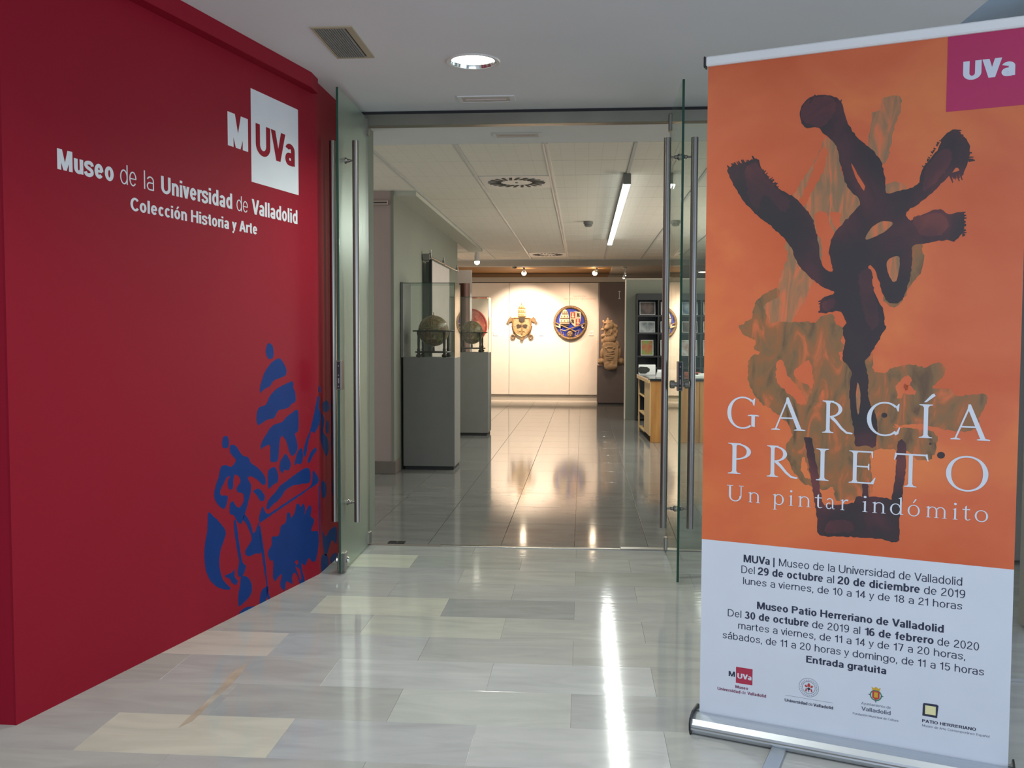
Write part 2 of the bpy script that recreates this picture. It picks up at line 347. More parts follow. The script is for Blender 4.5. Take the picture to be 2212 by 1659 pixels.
def sans(ch, w):
    h = w*.86; X = .73
    B = lambda x0, x1, y0, y1: [(x0, y0), (x1, y0), (x1, y1), (x0, y1)]
    st = lambda x, y0=0, y1=1: B(x, x+w, y0, y1)
    acc = {'ó': 'o', 'á': 'a', 'ñ': 'n'}
    if ch in acc:
        P_, W = sans(acc[ch], w); c = W/2
        P_ = list(P_)
        if ch == 'ñ': P_.append(strk(crv([(c-.2, .86), (c-.1, .93), (c+.1, .87), (c+.2, .94)]), h*.8))
        else: P_.append([(c-.08, .82), (c+.04, .82), (c+.20, 1.04), (c+.02, 1.04)])
        return P_, W
    if ch == ' ': return [], .22
    if ch == 'H': W = .72; return [st(0), st(W-w), B(0, W, .53-h/2, .53+h/2)], W
    if ch == 'M': W = .86; k = w*1.3; return [st(0), st(W-w), [(0, 1), (k, 1), (W/2+w*.42, 0), (W/2-w*.42, 0)], [(W, 1), (W-k, 1), (W/2-w*.42, 0), (W/2+w*.42, 0)]], W
    if ch == 'N': W = .72; return [st(0), st(W-w), [(0, 1), (w*1.15, 1), (W, 0), (W-w*1.15, 0)]], W
    if ch in 'VA':
        W = .76; f = (lambda p: p) if ch == 'V' else (lambda p: [(x, 1-y) for x, y in p])
        P_ = [f([(0, 1), (w*1.1, 1), (W/2+w*.52, 0), (W/2-w*.52, 0)]), f([(W, 1), (W-w*1.1, 1), (W/2-w*.52, 0), (W/2+w*.52, 0)])]
        if ch == 'A': P_.append(B(W*.2, W*.8, .22, .22+h))
        return P_, W
    if ch == 'v': W = .54; return [[(0, X), (w*1.08, X), (W/2+w*.5, 0), (W/2-w*.5, 0)], [(W, X), (W-w*1.08, X), (W/2-w*.5, 0), (W/2+w*.5, 0)]], W
    if ch == 'y': W = .54; return [[(0, X), (w*1.08, X), (W/2+w*.45, 0), (W/2-w*.45, 0)], [(W, X), (W-w*1.08, X), (W/2-w*.75, -.18), (W/2-w*.1-.02, -.16)], B(.04, W/2-w*.35, -.27, -.27+h)], W
    if ch == 'U': W = .72; return [st(0, .34), st(W-w, .34)]+ringq(W/2, .345, W/2, .36, 180, 360, w, h), W
    if ch == 'C': return ringq(.38, .5, .38, .515, 40, 320, w, h, 28), .66
    if ch == 'O': return ringq(.39, .5, .39, .515, 0, 360, w, h, 32), .78
    if ch == 'D': return [st(0), B(0, .32, 0, h), B(0, .32, 1-h, 1)]+ringq(.3, .5, .42, .5, -90, 90, w, h), .72
    if ch in 'PR':
        P_ = [st(0), B(0, .38, 1-h, 1), B(0, .38, .43, .43+h)]+ringq(.37, .715, .29, .285, -90, 90, w, h)
        if ch == 'R': P_.append([(.28, .46), (.28+w*1.15, .48), (.72, 0), (.72-w*1.15, 0)])
        return P_, (.66 if ch == 'P' else .72)
    if ch == 'E': return [st(0), B(0, .6, 0, h), B(0, .55, .5, .5+h), B(0, .6, 1-h, 1)], .6
    if ch == 'F': return [st(0), B(0, .52, .48, .48+h), B(0, .58, 1-h, 1)], .58
    if ch == 'T': W = .66; return [B(0, W, 1-h, 1), st(W/2-w/2)], W
    if ch == 'I': return [st(0)], w
    if ch == 'u': W = .54; return [st(0, .26, X), st(W-w, 0, X)]+ringq(W/2, .275, W/2, .29, 180, 360, w, h), W
    if ch == 'n': W = .54; return [st(0, 0, X), st(W-w, 0, X-.26)]+ringq(W/2, X-.275, W/2, .29, 0, 180, w, h), W
    if ch == 'h': W = .54; return [st(0, 0, 1), st(W-w, 0, X-.26)]+ringq(W/2, X-.275, W/2, .29, 0, 180, w, h), W
    if ch == 'm':
        W = .86; R_ = (W+w)/4; return [st(0, 0, X), st(W/2-w/2, 0, X-.24), st(W-w, 0, X-.24)]+ringq(R_, X-.26, R_, .275, 0, 180, w, h)+ringq(W-R_, X-.26, R_, .275, 0, 180, w, h), W
    if ch == 'r': return [st(0, 0, X)]+ringq(.34, X-.30, .34, .315, 86, 170, w, h, 10), .34
    if ch == 'i': return [st(0, 0, X), st(0, .85, 1)], w
    if ch == 'l': return [st(0)], w
    if ch == '|': return [B(0, w*.8, -.25, 1)], w
    if ch == 'o': return ringq(.285, X/2, .285, X/2+.015, 0, 360, w, h, 28), .57
    if ch == 'c': return ringq(.27, X/2, .27, X/2+.015, 42, 318, w, h, 24), .48
    if ch == 'e': return ringq(.275, X/2, .275, X/2+.015, 0, 322, w, h, 28)+[B(w*.5, .55-w*.4, X/2-h*.35, X/2+h*.4)], .55
    if ch in 'dbpqg':
        o = ringq(.285, X/2, .285, X/2+.015, 0, 360, w, h, 28); W = .57
        if ch == 'd': return o+[st(W-w, 0, 1)], W
        if ch == 'b': return o+[st(0, 0, 1)], W
        if ch == 'p': return o+[st(0, -.27, X)], W
        return o+[st(W-w, -.05, X)]+ringq(.285, -.06, .285, .225, 195, 360, w, h), W
    if ch == 'a':
        W = .52; return [st(W-w, 0, X-.22), B(.2, W-w*.5, .43-h, .43), B(.2, W-w*.5, -.015, h-.015)]+ringq(W/2, X-.225, W/2, .24, 0, 160, w, h)+ringq(.21, .2075, .21, .2225, 90, 270, w, h, 14), W
    if ch == 's': return [strk(crv([(.46, .52), (.41, .64), (.26, .68), (.10, .63), (.07, .52), (.15, .43), (.34, .34), (.43, .26), (.42, .13), (.26, .05), (.10, .08), (.04, .20)], 4), w*.88)], .5
    if ch == 't': return [B(.1, .1+w, .1, .93), B(0, .32, X-h, X), B(.14, .33, 0, h)]+ringq(.25, .15, .15, .15, 180, 270, w, h, 8), .33
    if ch == 'f': return [B(.1, .1+w, 0, .80), B(0, .33, X-h, X), B(.24, .34, 1-h, 1)]+ringq(.25, .8, .15, .2, 90, 180, w, h, 8), .34
    if ch == '0': return ringq(.275, .5, .275, .515, 0, 360, w, h, 28), .55
    if ch == '1': return [st(.2), [(.0, .70), (.0, .83), (.16, .86), (.24, 1), (.2+w*.6, 1), (.2+w*.6, .72)]], .34
    if ch == '2': return [strk(crv([(.07, .70), (.11, .86), (.27, .94), (.43, .86), (.46, .70), (.38, .52), (.2, .33), (.08, .18), (.05, .03)], 4), w*.95), B(.0, .54, 0, h)], .54
    if ch == '3': return ringq(.26, .74, .25, .275, -100, 160, w, h)+ringq(.26, .275, .28, .29, -160, 100, w, h), .54
    if ch == '4': return [B(.33, .33+w, 0, 1), B(0, .55, .22, .22+h), [(.0, .24), (.0, .36), (.36, 1), (.36+w*.5, 1), (.36+w*.2, .82), (w*.7, .24)]], .55
    if ch == '5': return [B(.08, .5, 1-h, 1), [(.08, 1), (.08+w, 1), (.02+w*.9, .5), (.02, .45)]]+ringq(.265, .32, .275, .335, -160, 138, w, h), .54
    if ch == '6': return ringq(.275, .32, .275, .335, 0, 360, w, h, 28)+ringq(.33, .5, .33, .515, 60, 200, w, h), .55
    if ch == '9':
        P_, W = sans('6', w); return [[(W-x, 1-y) for x, y in p] for p in P_], W
    if ch == '7': return [B(0, .54, 1-h, 1), [(.54-w*1.1, 1-h), (.54, 1-h), (.18+w, 0), (.16, 0)]], .54
    if ch == '8': return ringq(.275, .745, .245, .27, 0, 360, w, h, 26)+ringq(.275, .275, .275, .29, 0, 360, w, h, 26), .55
    if ch == ',': return [B(0, w, 0, w), [(0, 0), (w, 0), (w*.4, -.18), (0, -.18)]], w
    if ch == '.': return [B(0, w, 0, w)], w
    if ch == 'S': return [strk(crv([(.60, .72), (.53, .88), (.34, .95), (.14, .88), (.09, .73), (.18, .59), (.45, .44), (.58, .30), (.55, .12), (.34, .05), (.12, .10), (.05, .26)], 4), w*.9)], .66
    if ch == 'B': return [st(0), B(0, .36, 0, h), B(0, .36, .5-h/2, .5+h/2), B(0, .36, 1-h, 1)]+ringq(.36, .745, .25, .255, -90, 90, w, h, 12)+ringq(.36, .265, .29, .265, -90, 90, w, h, 12), .66
    raise ValueError(ch)
KERN = 'vVyATr'
def text_on(parent, s, u0, u1, base, cap, m, y, w=.11, name='lettering', gap=None):
    if parent.name.startswith('roll_up'): y *= .38
    gap = (.115 if w < .15 else .085) if gap is None else gap; x = 0; P_ = []
    for i, ch in enumerate(s):
        g, W = sans(ch, w)
        P_ += [([(x+a, b) for a, b in p], k % 23) for k, p in enumerate(g)]
        nx = s[i+1] if i+1 < len(s) else ' '
        x += W+gap*(.35 if (ch in KERN or nx in 'vVyAT') else 1)-(.04 if ch in 'VT' and nx in 'aeo' else 0)
        last = gap*(.35 if (ch in KERN or nx in 'vVyAT') else 1)
    x -= last; sx = (u1-u0)/x
    me = bpy.data.meshes.new(name); vs = []; fs = []
    for p, k in P_:
        q = [(u0+a*sx, base+b*cap) for a, b in p]
        if sum(q[i][0]*q[(i+1) % len(q)][1]-q[(i+1) % len(q)][0]*q[i][1] for i in range(len(q))) < 0: q = q[::-1]
        fs.append(tuple(range(len(vs), len(vs)+len(q)))); vs += [(a, y-k*1.2e-5, b) for a, b in q]
    me.from_pydata(vs, [], fs); me.materials.append(MATS[m])
    return link(name, me, parent)

# ================================================================== SETTING
ZC = 2.60
YD = 5.51
# ---- hall floor
base = MB().box(-4.2, 4.6, -2.8, YD-.005, -.12, -.012).build('floor', None); base.data.materials.append(MATS['marble']); base.color = (.42, .425, .41, 1)
structure(base)
tl = MB().bbox(0, .6064, 0, .2889, -.012, 0, .0005).mesh('tile', 'marble')
tl2 = MB().bbox(0, .6064, 0, YD-.006-5.273, -.012, 0, .0008).mesh('tile', 'marble')
tones = {(4, 1): (0.333, 0.347, 0.339), (4, 2): (0.423, 0.427, 0.414), (4, 3): (0.360, 0.365, 0.361), (7, 0): (0.594, 0.603, 0.502), (7, 1): (0.387, 0.401, 0.374), (-1, 0): (0.567, 0.549, 0.466),
         (1, 1): (0.513, 0.522, 0.519), (1, 2): (0.504, 0.517, 0.519), (0, 1): (0.504, 0.522, 0.493), (0, 2): (0.405, 0.414, 0.414), (4, 0): (0.558, 0.558, 0.475), (6, 2): (0.387, 0.396, 0.370), (6, 3): (0.378, 0.387, 0.378), (5, 2): (0.423, 0.432, 0.422), (2, -1): (0.558, 0.522, 0.466), (-1, 1): (0.450, 0.459, 0.466), (-1, 2): (0.522, 0.531, 0.528), (3, 1): (0.486, 0.495, 0.440), (2, 0): (0.450, 0.459, 0.458)}
rng = random.Random(3)
for k in range(-1-9, 9):
    y0 = 2.957+.2895*k
    odd = (k % 2 == 1)
    for j in range(-3, 5):
        x0 = (-.033 if not odd else -.340)+.607*(j-2)
        if x0 > 2.3 or x0 < -2.4: continue
        if k < -4 and abs(x0) > 1.9: continue
        t = .425+rng.uniform(-.02, .026)
        c = tones.get((k, j), (t, t*1.012, t*rng.uniform(.94, .985)))
        o = link('tile', tl if k < 8 else tl2, base, (x0, y0, 0)); o.color = (*c, 1)
mat('vein_tan', 'B8AC9A', .10, vary=.2, scale=9)
vp = [(534, 1430), (524, 1452), (500, 1478), (455, 1520), (415, 1558), (384, 1573), (404, 1552), (445, 1516), (484, 1474), (497, 1456)]
vm = MB(); vv_ = [tuple(zp(x, y, .0004)) for x, y in vp]; vm.add(vv_, [tuple(range(len(vv_)))]); vm.build('marble_vein', 'vein_tan', base)
# ---- room floor
fl2 = MB().box(-3.6, 3.8, YD+.03, 20.6, -.12, -.010).build('floor', None); fl2.data.materials.append(MATS['porcelain']); fl2.color = (.15, .145, .13, 1)
structure(fl2)
tm = MB().bbox(0, .4445, 0, .6205, -.010, 0, .0008).mesh('tile', 'porcelain')
tm0 = MB().bbox(0, .4445, 0, .085, -.010, 0, .0008).mesh('tile', 'porcelain')
for k in range(0, 23):
    yb = 5.625+.6235*(k-0)
    for j in range(-6, 6):
        x0 = -.045+.4475*j
        o = link('tile', tm, fl2, (x0, yb, 0)); t = .235+rng.uniform(-.015, .018); o.color = (t, t*.985, t*.94, 1)
for j in range(-6, 6):
    o = link('tile', tm0, fl2, (-.045+.4475*j, 5.538, 0)); o.color = (.235, .23, .22, 1)
# ---- threshold strip
th = thing('threshold_strip', 'polished steel threshold strip across the floor under the glass doors', 'threshold', (0, YD, 0))
MB().bbox(-.86, 2.3, -.005, .026, -.01, .006, .002).build('steel_bar', 'steel', th)
MB().bbox(.23, .50, -.004, .05, -.01, .009, .002).build('cover_plate', 'steel', th)
tag(MB().bbox(-1.30, -.86, .0, .03, -.01, .003, .002).build('stone_sill', 'skirting', th), 'brown stone end of the threshold')
cl = thing('floor_closer_plate', 'small dark metal closer plate set in the floor beside the left glass door', 'floor plate', tuple(zp(858, 1172.5)))
MB().bbox(-.055, .05, -.03, .035, -.004, .005, .002).build('plate', 'black_plastic', cl)
MB().cyl((0, 0, .004), (0, 0, .008), .008).build('screw', 'steel', cl)

# ---- ceilings
# hall ceiling with an opening left for the recessed downlight
cc = zp(1022, 133, ZC)
cm = MB(); R0 = .115; n = 32
X0, X1, Y0, Y1 = -4.2, 1.58, -2.8, YD-.01
ring = [(cc.x+R0*math.cos(2*math.pi*i/n), cc.y+R0*math.sin(2*math.pi*i/n)) for i in range(n)]
s_ = .3; sq = []
for i in range(n):
    t = 2*math.pi*i/n; a, b = math.cos(t), math.sin(t); q = s_/max(abs(a), abs(b)); sq.append((cc.x+a*q, cc.y+b*q))
for i in range(n):
    j = (i+1) % n; cm.add([(*ring[i], ZC), (*ring[j], ZC), (*sq[j], ZC), (*sq[i], ZC)], [(0, 1, 2, 3)])
for (a, b, c, d) in ((X0, cc.x-s_, Y0, Y1), (cc.x+s_, X1, Y0, Y1), (cc.x-s_, cc.x+s_, Y0, cc.y-s_), (cc.x-s_, cc.x+s_, cc.y+s_, Y1)):
    cm.add([(a, c, ZC), (b, c, ZC), (b, d, ZC), (a, d, ZC)], [(0, 1, 2, 3)])
cm.box(X0, X1, Y0, Y1, ZC+.18, ZC+.25)
cm.add([(X1, Y0, ZC), (X1, Y1, ZC), (X1, Y1, ZC+.2), (X1, Y0, ZC+.2)], [(0, 1, 2, 3)])
structure(cm.build('ceiling', 'ceiling_white'))
structure(MB().box(1.58, 4.6, -2.8, YD-.01, ZC+.11, ZC+.25).build('ceiling', 'ceiling_daylit'))
# soffit just inside the doors and the room ceiling
YS = 6.42
structure(MB().box(-3.6, 3.8, YD+.01, YS, ZC, ZC+.25).build('ceiling', 'ceiling_white'))
rc = MB().box(-3.6, 3.8, YS, 16.1, ZC+.012, ZC+.25).build('ceiling', 'soffit_grey'); structure(rc)
pitchX = .62; pitchY = (15.95-YS)/15
BX = -.272
pn = MB().bbox(.011, pitchX-.011, .005, pitchY-.005, 0, .012, .003).mesh('ceiling_panel', 'perforated_panel')
DIFF = []
for k in range(15):
    for j in range(-5, 6):
        x0 = BX+pitchX*j; y0 = YS+pitchY*k
        if j == -1 and k in (2, 13): DIFF.append((x0, y0)); continue
        link('ceiling_panel', pn, rc, (x0, y0, ZC-.001))
for j in range(-5, 7):
    x0 = BX+pitchX*j
    hw = .020 if j == 0 else .010
    m = MB().box(x0-hw, x0+hw, YS, 15.95, ZC-.007, ZC+.012)
    if j == 0: m = MB().box(x0-hw, x0-.007, YS, 15.95, ZC-.007, ZC+.012).box(x0+.007, x0+hw, YS, 15.95, ZC-.007, ZC+.012).box(x0-.007, x0+.007, YS, 15.95, ZC, ZC+.012)
    m.build('ceiling_profile', 'plastic_white', rc)
MB().box(-3.6, 3.8, 15.95, 16.1, ZC-.004, ZC+.012).build('ceiling_trim', 'ceiling_white', rc)
# lower soffits at the far end
structure(MB().box(-3.6, 3.8, 16.1, 16.35, 2.50, 2.86).build('ceiling', 'soffit_grey'))
structure(MB().box(-3.6, .50, 16.35, 20.6, 2.52, 2.6).build('ceiling', 'brown_ceiling'))
structure(MB().box(.50, 3.8, 16.35, 20.6, 2.505, 2.6).build('ceiling', 'soffit_grey'))

# ---- red wall
A = zp(35, 1567); B = zp(690, 1240)
FW = Frame(A, B)
wl = MB().prism([(0, 0), (FW.len, 0), (FW.len, .12), (0, .12)], 0, ZC, 'z').build('wall_left', 'red_vinyl', None, FW.o, FW.ang)
structure(wl)
FW2 = Frame(B, (B.x, 5.26))
wl2 = MB().box(0, FW2.len, 0, .12, 0, ZC).build('wall_left', 'red_vinyl', None, FW2.o, FW2.ang); structure(wl2)
# short end return of the red wall at the very left of the frame, then the plain hall wall
structure(MB().box(A.x-1.6, A.x+.0, A.y+.002, A.y+.12, 0, ZC).build('wall_left', 'red_vinyl'))
structure(MB().box(-4.25, -4.15, -2.8, 3.0, 0, ZC).build('wall_left', 'plaster'))
b0 = zp(673, 156, ZC); b1 = zp(390, 0, ZC)
dirb = (Vector((b0.x-b1.x, b0.y-b1.y, 0))).normalized(); bs = Vector((b1.x, b1.y, 0))-dirb*.9
FB_ = Frame(bs, (b0.x, b0.y))
structure(MB().prism([(0, 0), (FB_.len, 0), (FB_.len+.12, .03), (FB_.len+.1, .1), (0, .1)], ZC-.075, ZC, 'z').build('trim_1', 'red_vinyl', None, FB_.o, FB_.ang))
# pale pillar between the red wall and the glazing
structure(MB().box(-1.62, -1.37, 5.262, 6.0, 0, ZC).build('wall_pillar', 'pillar_white'))
structure(MB().box(-3.6, -1.62, 5.40, 5.56, 0, ZC).build('wall_front', 'plaster'))

# lettering and mark on the red wall
def wq(x, y): return FW.uv(x, y)
def z1(x, y, s=.34358, o=(0, 150)): return (o[0]+x*s, o[1]+y*s)
SQ = [wq(542.2, 190.5), wq(644.2, 237.6), wq(644.2, 421.4), wq(542.2, 392.2)]
u0 = (SQ[0][0]+SQ[3][0])/2; u1 = (SQ[1][0]+SQ[2][0])/2; vt = (SQ[0][1]+SQ[1][1])/2; vb = (SQ[2][1]+SQ[3][1])/2
flat([[(u0, vb), (u1, vb), (u1, vt), (u0, vt)]], 'logo_square', 'white_vinyl', wl, -.0004)
def wall_text(s, xl, yl, xr, yr, ytop, m, bold, y=-.0005):
    a = wq(*z1(xl, yl)); b = wq(*z1(xr, yr)); t = wq(*z1(xl, ytop))
    text_on(wl, s, a[0], b[0], (a[1]+b[1])/2, (t[1]-a[1]), m, y, bold)
wall_text('M', 1432, 478, 1560, 517, 265, 'white_vinyl', .235)
wall_text('UVa', 1608, 531, 1853, 612, 338, 'red_vinyl', .21, -.0008)
wall_text('Museo', 360, 628, 715, 704, 498, 'white_vinyl', .215)
wall_text('de', 755, 716, 858, 738, 592, 'white_vinyl', .085)
wall_text('la', 905, 750, 968, 764, 634, 'white_vinyl', .085)
wall_text('Universidad', 1013, 776, 1460, 878, 668, 'white_vinyl', .20)
wall_text('de', 1487, 886, 1558, 902, 790, 'white_vinyl', .085)
wall_text('Valladolid', 1583, 906, 1870, 974, 812, 'white_vinyl', .20)
wall_text('Colección Historia y Arte', 820, 886, 1617, 1038, 803, 'white_vinyl', .20)
# mural traced as cut vinyl shapes
S2 = 340/881
def mu(p, fr): return [fr.uv(420+x*S2, 700+y*S2) for x, y in p]
MURAL = [
 [(408,112),(425,108),(438,122),(443,160),(438,190),(415,195),(403,175),(398,150),(403,130)],
 [(478,190),(490,205),(508,235),(516,262),(512,285),(470,305),(440,320),(425,345),(390,365),(368,385),(367,350),(378,310),(390,275),(412,240),(435,212)],
 [(548,320),(552,355),(562,375),(566,430),(545,445),(530,465),(500,475),(480,480),(465,490),(445,525),(410,535),(385,550),(357,567),(347,540),(348,505),(360,470),(400,450),(420,405),(445,375),(480,350)],
 [(577,480),(583,530),(582,590),(570,608),(562,612),(578,690),(560,730),(545,738),(530,715),(515,660),(495,628),(480,640),(472,720),(465,765),(445,772),(425,768),(422,680),(395,685),(370,698),(375,665),(400,620),(425,580),(455,560),(490,548),(510,525),(540,500)],
 [(512,725),(530,755),(540,785),(525,820),(505,815),(492,835),(475,810),(480,770),(495,745)],
 [(597,692),(607,715),(607,755),(595,785),(575,780),(560,790),(568,745),(580,712)],
 [(440,800),(458,812),(470,850),(465,885),(440,900),(415,922),(410,880),(412,825)],
 [(640,808),(650,840),(645,885),(600,895),(550,905),(510,930),(480,975),(440,1010),(412,1040),(402,1030),(415,985),(450,945),(480,905),(520,875),(560,845),(610,810)],
 [(665,820),(693,860),(690,890),(640,925),(570,975),(480,1035),(400,1090),(365,1110),(360,1090),(370,1050),(382,1020),(395,1050),(415,1062),(450,1040),(540,980),(610,935),(650,905),(660,870)],
 [(690,400),(700,410),(695,470),(705,490),(705,530),(690,580),(670,610),(655,600),(640,650),(622,740),(610,720),(625,650),(645,600),(665,520)],
 [(700,342),(706,355),(706,385),(697,380),(695,355)],
 [(680,690),(685,705),(665,735),(645,775),(632,770),(645,730),(665,700)],
 [(160,632),(185,628),(193,650),(188,690),(158,692),(155,660)],
 [(200,680),(225,678),(245,700),(270,735),(300,745),(320,780),(360,810),(395,855),(398,895),(380,900),(350,870),(310,850),(298,860),(318,905),(310,960),(295,1020),(280,1070),(262,1118),(235,1100),(220,1070),(197,1060),(200,1000),(215,990),(235,1020),(255,1025),(275,990),(272,950),(240,940),(235,920),(258,880),(245,850),(228,842),(218,870),(215,920),(195,925),(185,900),(190,870),(200,850),(180,860),(160,900),(145,930),(150,960),(185,960),(180,1010),(168,1035),(130,1010),(110,960),(120,900),(135,860),(148,800),(175,788),(205,800),(232,765),(215,740),(198,715)],
 [(350,922),(370,928),(395,965),(385,990),(370,992),(350,960),(328,935)],
 [(78,1055),(105,1075),(150,1120),(175,1165),(165,1210),(145,1270),(140,1350),(155,1420),(180,1455),(203,1480),(180,1487),(125,1470),(85,1430),(62,1370),(55,1290),(60,1220),(72,1150)],
 [(220,1095),(232,1100),(245,1180),(255,1260),(270,1335),(287,1350),(283,1380),(265,1415),(245,1410),(243,1370),(250,1330),(240,1270),(225,1180)],
 [(170,1410),(210,1390),(225,1370),(225,1410),(243,1440),(235,1460),(210,1450),(200,1430)],
 [(262,1415),(290,1412),(315,1440),(322,1490),(305,1530),(265,1570),(248,1580),(245,1520),(255,1460)],
 [(365,1110),(360,1130),(375,1230),(372,1280),(340,1285),(310,1300),(285,1290),(283,1270),(320,1200),(290,1120),(270,1090),(285,1065),(315,1120),(330,1170),(345,1150),(358,1110)],
 [(360,1130),(368,1130),(395,1310),(412,1480),(425,1545),(405,1520),(400,1440),(380,1310)],
 [(385,1480),(415,1470),(410,1510),(392,1562),(350,1585),(252,1632),(250,1615),(290,1585),(330,1580),(360,1570),(370,1510)],
 [(585,1005),(595,1025),(612,1003),(620,1040),(615,1070),(640,1015),(655,1030),(650,1075),(670,1095),(665,1120),(655,1160),(690,1160),(695,1230),(680,1320),(660,1330),(640,1310),(620,1350),(600,1340),(605,1390),(618,1440),(612,1466),(595,1476),(580,1420),(560,1390),(545,1420),(550,1455),(515,1440),(505,1490),(480,1460),(490,1400),(465,1420),(455,1440),(440,1420),(440,1325),(425,1325),(410,1280),(430,1240),(435,1190),(470,1185),(485,1130),(510,1110),(520,1055),(535,1060),(540,1085),(560,1060),(570,1010)],
 [(696,905),(702,905),(704,1180),(700,1180)],
]
for i, p in enumerate(MURAL): flat([rag(mu(p, FW), .0022, .02, i)], 'mural_shape', 'blue_vinyl', wl, -.0004)
for p in ([(570,1350),(560,1330),(575,1320),(582,1335)], [(563,1355),(590,1372),(598,1420),(592,1440),(578,1395)]):
    flat([mu(p, FW)], 'mural_shape', 'red_vinyl', wl, -.0007)
MUR2 = [[(720,440),(745,430),(755,470),(735,495),(718,480)], [(712,500),(728,540),(720,600),(745,640),(752,700),(738,740),(720,700),(705,640),(708,560)],
 [(712,880),(735,895),(738,950),(722,975),(712,950)], [(718,1160),(735,1190),(760,1150),(795,1140),(795,1230),(770,1210),(750,1260),(735,1300),(720,1240)],
 [(712,1300),(740,1290),(752,1340),(735,1375),(712,1390)], [(735,560),(750,540),(752,600),(738,610)], [(760,1310),(795,1280),(795,1340),(770,1350)]]
for i, p in enumerate(MUR2): flat([rag(mu(p, FW2), .003, .02, i)], 'mural_shape', 'blue_vinyl', wl2, -.0004)

# ---- glass front
hd = MB().bbox(-1.37, 2.4, -.03, .04, 2.518, ZC-.002, .003).build('trim_2', 'header_steel', None, (0, YD, 0)); structure(hd)
structure(MB().box(-1.37, 2.4, -.034, -.03, ZC-.016, ZC-.002).build('trim_3', 'dark_gap', None, (0, YD, 0)))
def window_sheet(name, x0, x1):
    o = MB().box(x0, x1, -.006, .006, .008, 2.516).build(name, 'door_glass', None, (0, YD, 0)); structure(o)
window_sheet('window_1', -1.365, -1.30); window_sheet('window_2', .52, 2.4)
structure(MB().box(2.4, 4.6, YD-.06, YD+.1, 0, ZC).build('wall_front', 'plaster'))

DT = 2.562
def door(name, hx, hy, fx, fy, side, gm='door_glass'):
    """sheet glass door standing open; local x runs from the pivot edge towards the camera"""
    ang = math.atan2(fy-hy, fx-hx); L = math.hypot(fx-hx, fy-hy)
    d = bpy.data.objects.new(name, None); COL.objects.link(d); d.location = (hx, hy, 0); d.rotation_euler = (0, 0, ang); d.empty_display_size = .1
    structure(d)
    t = .006
    MB().box(.004, L-.004, -t, t, .012, DT).build('glass_pane', gm, d)
    tag(MB().bbox(L-.004, L, -t, t, .012, DT, .001).build('pane_edge', 'glass_edge', d), 'dark green polished edge of the glass')
    MB().bbox(0, .004, -t, t, .012, DT, .001).build('pane_edge', 'glass_edge', d)
    return d, L
def bars(d, xb, y_off, r, zb, zt, zs):
    for s in (-1, 1):
        hb = MB().cyl((xb, s*y_off, zb), (xb, s*y_off, zt), r, n=28).build('handle', 'steel', d, smooth=True)
        for z in zs:
            MB().cyl((xb, s*.006, z), (xb, s*(y_off-r*.7), z), .0055, n=12).lathe([(.006, s*.006), (.017, s*.007), (.017, s*.013), (.010, s*.02), (.010, s*.03), (.006, s*.034)], (xb, 0, z), 16, 'y').build('standoff', 'steel', hb, smooth=True)
LH = (-1.295, YD); LFp = (-1.283, 4.785)
RH = (.499, YD); RFp = (.492, 4.757)
dl, LL = door('door_1', LH[0], LH[1], LFp[0], LFp[1], -1, 'door_glass_rough')
dr, LR = door('door_2', RH[0], RH[1], RFp[0], RFp[1], 1)
def bar_h(x, y0, y1, Yv): return yp(x, y0, Yv).z, yp(x, y1, Yv).z
zt, zb = bar_h(769, 304, 1127, 4.93)
zs = (yp(769, 347, 4.93).z, yp(769, 1085, 4.93).z)
bars(dl, LL-.145, .0625, .0175, zb, zt, zs)
zt, zb = bar_h(1440, 298, 1140, 4.86)
zs = (yp(1440, 340, 4.86).z, yp(1440, 1098, 4.86).z)
bars(dr, LR-.10, .0690, .0185, zb, zt, zs)
def lock(d, L, z0, z1_, knob=None):
    zc = (z0+z1_)/2
    c = MB().bbox(L-.062, L+.002, -.014, .014, z0, z1_, .002).build('lock_case', 'steel', d)
    MB().bbox(L+.0005, L+.004, -.0085, .0085, z0+.004, z1_-.004, .001).build('face_plate', 'black_plastic', c)
    for q in (.82, .5, .12): MB().cyl((L+.003, 0, z0+(z1_-z0)*q), (L+.006, 0, z0+(z1_-z0)*q), .0035, n=10).build('screw', 'steel', c)
    MB().bbox(L+.003, L+.0062, -.0035, .0035, z0+(z1_-z0)*.22, z0+(z1_-z0)*.40, .001).build('bolt', 'steel', c)
    if knob is not None:
        for s in knob:
            MB().lathe([(.012, s*.014), (.012, s*.024), (.021, s*.026), (.021, s*.046), (.015, s*.05)], (L-.03, 0, z0+(z1_-z0)*.22), 20, 'y').build('knob', 'steel', c, smooth=True)
lock(dl, LL, yp(730, 842, 4.785).z, yp(730, 779, 4.785).z)
lock(dr, LR, yp(1468, 845, 4.757).z, yp(1468, 781, 4.757).z, (-1, 1))
def patches(d, L):
    for z0, z1_, nm in ((.014, .09, 'pivot_fitting'), (DT-.10, DT-.002, 'top_fitting')):
        MB().bbox(.0, .05, -.016, .016, z0, z1_, .004).build(nm, 'steel', d)
patches(dl, LL); patches(dr, LR)
fb = MB().bbox(LL-.085, LL-.03, -.021, .021, .012, .115, .004).build('floor_bolt', 'steel', dl)
for s in (-1, 1): MB().lathe([(.016, s*.021), (.018, s*.03), (.013, s*.036), (.006, s*.037)], (LL-.057, 0, .07), 18, 'y').build('bolt_knob', 'reflector', fb, smooth=True)

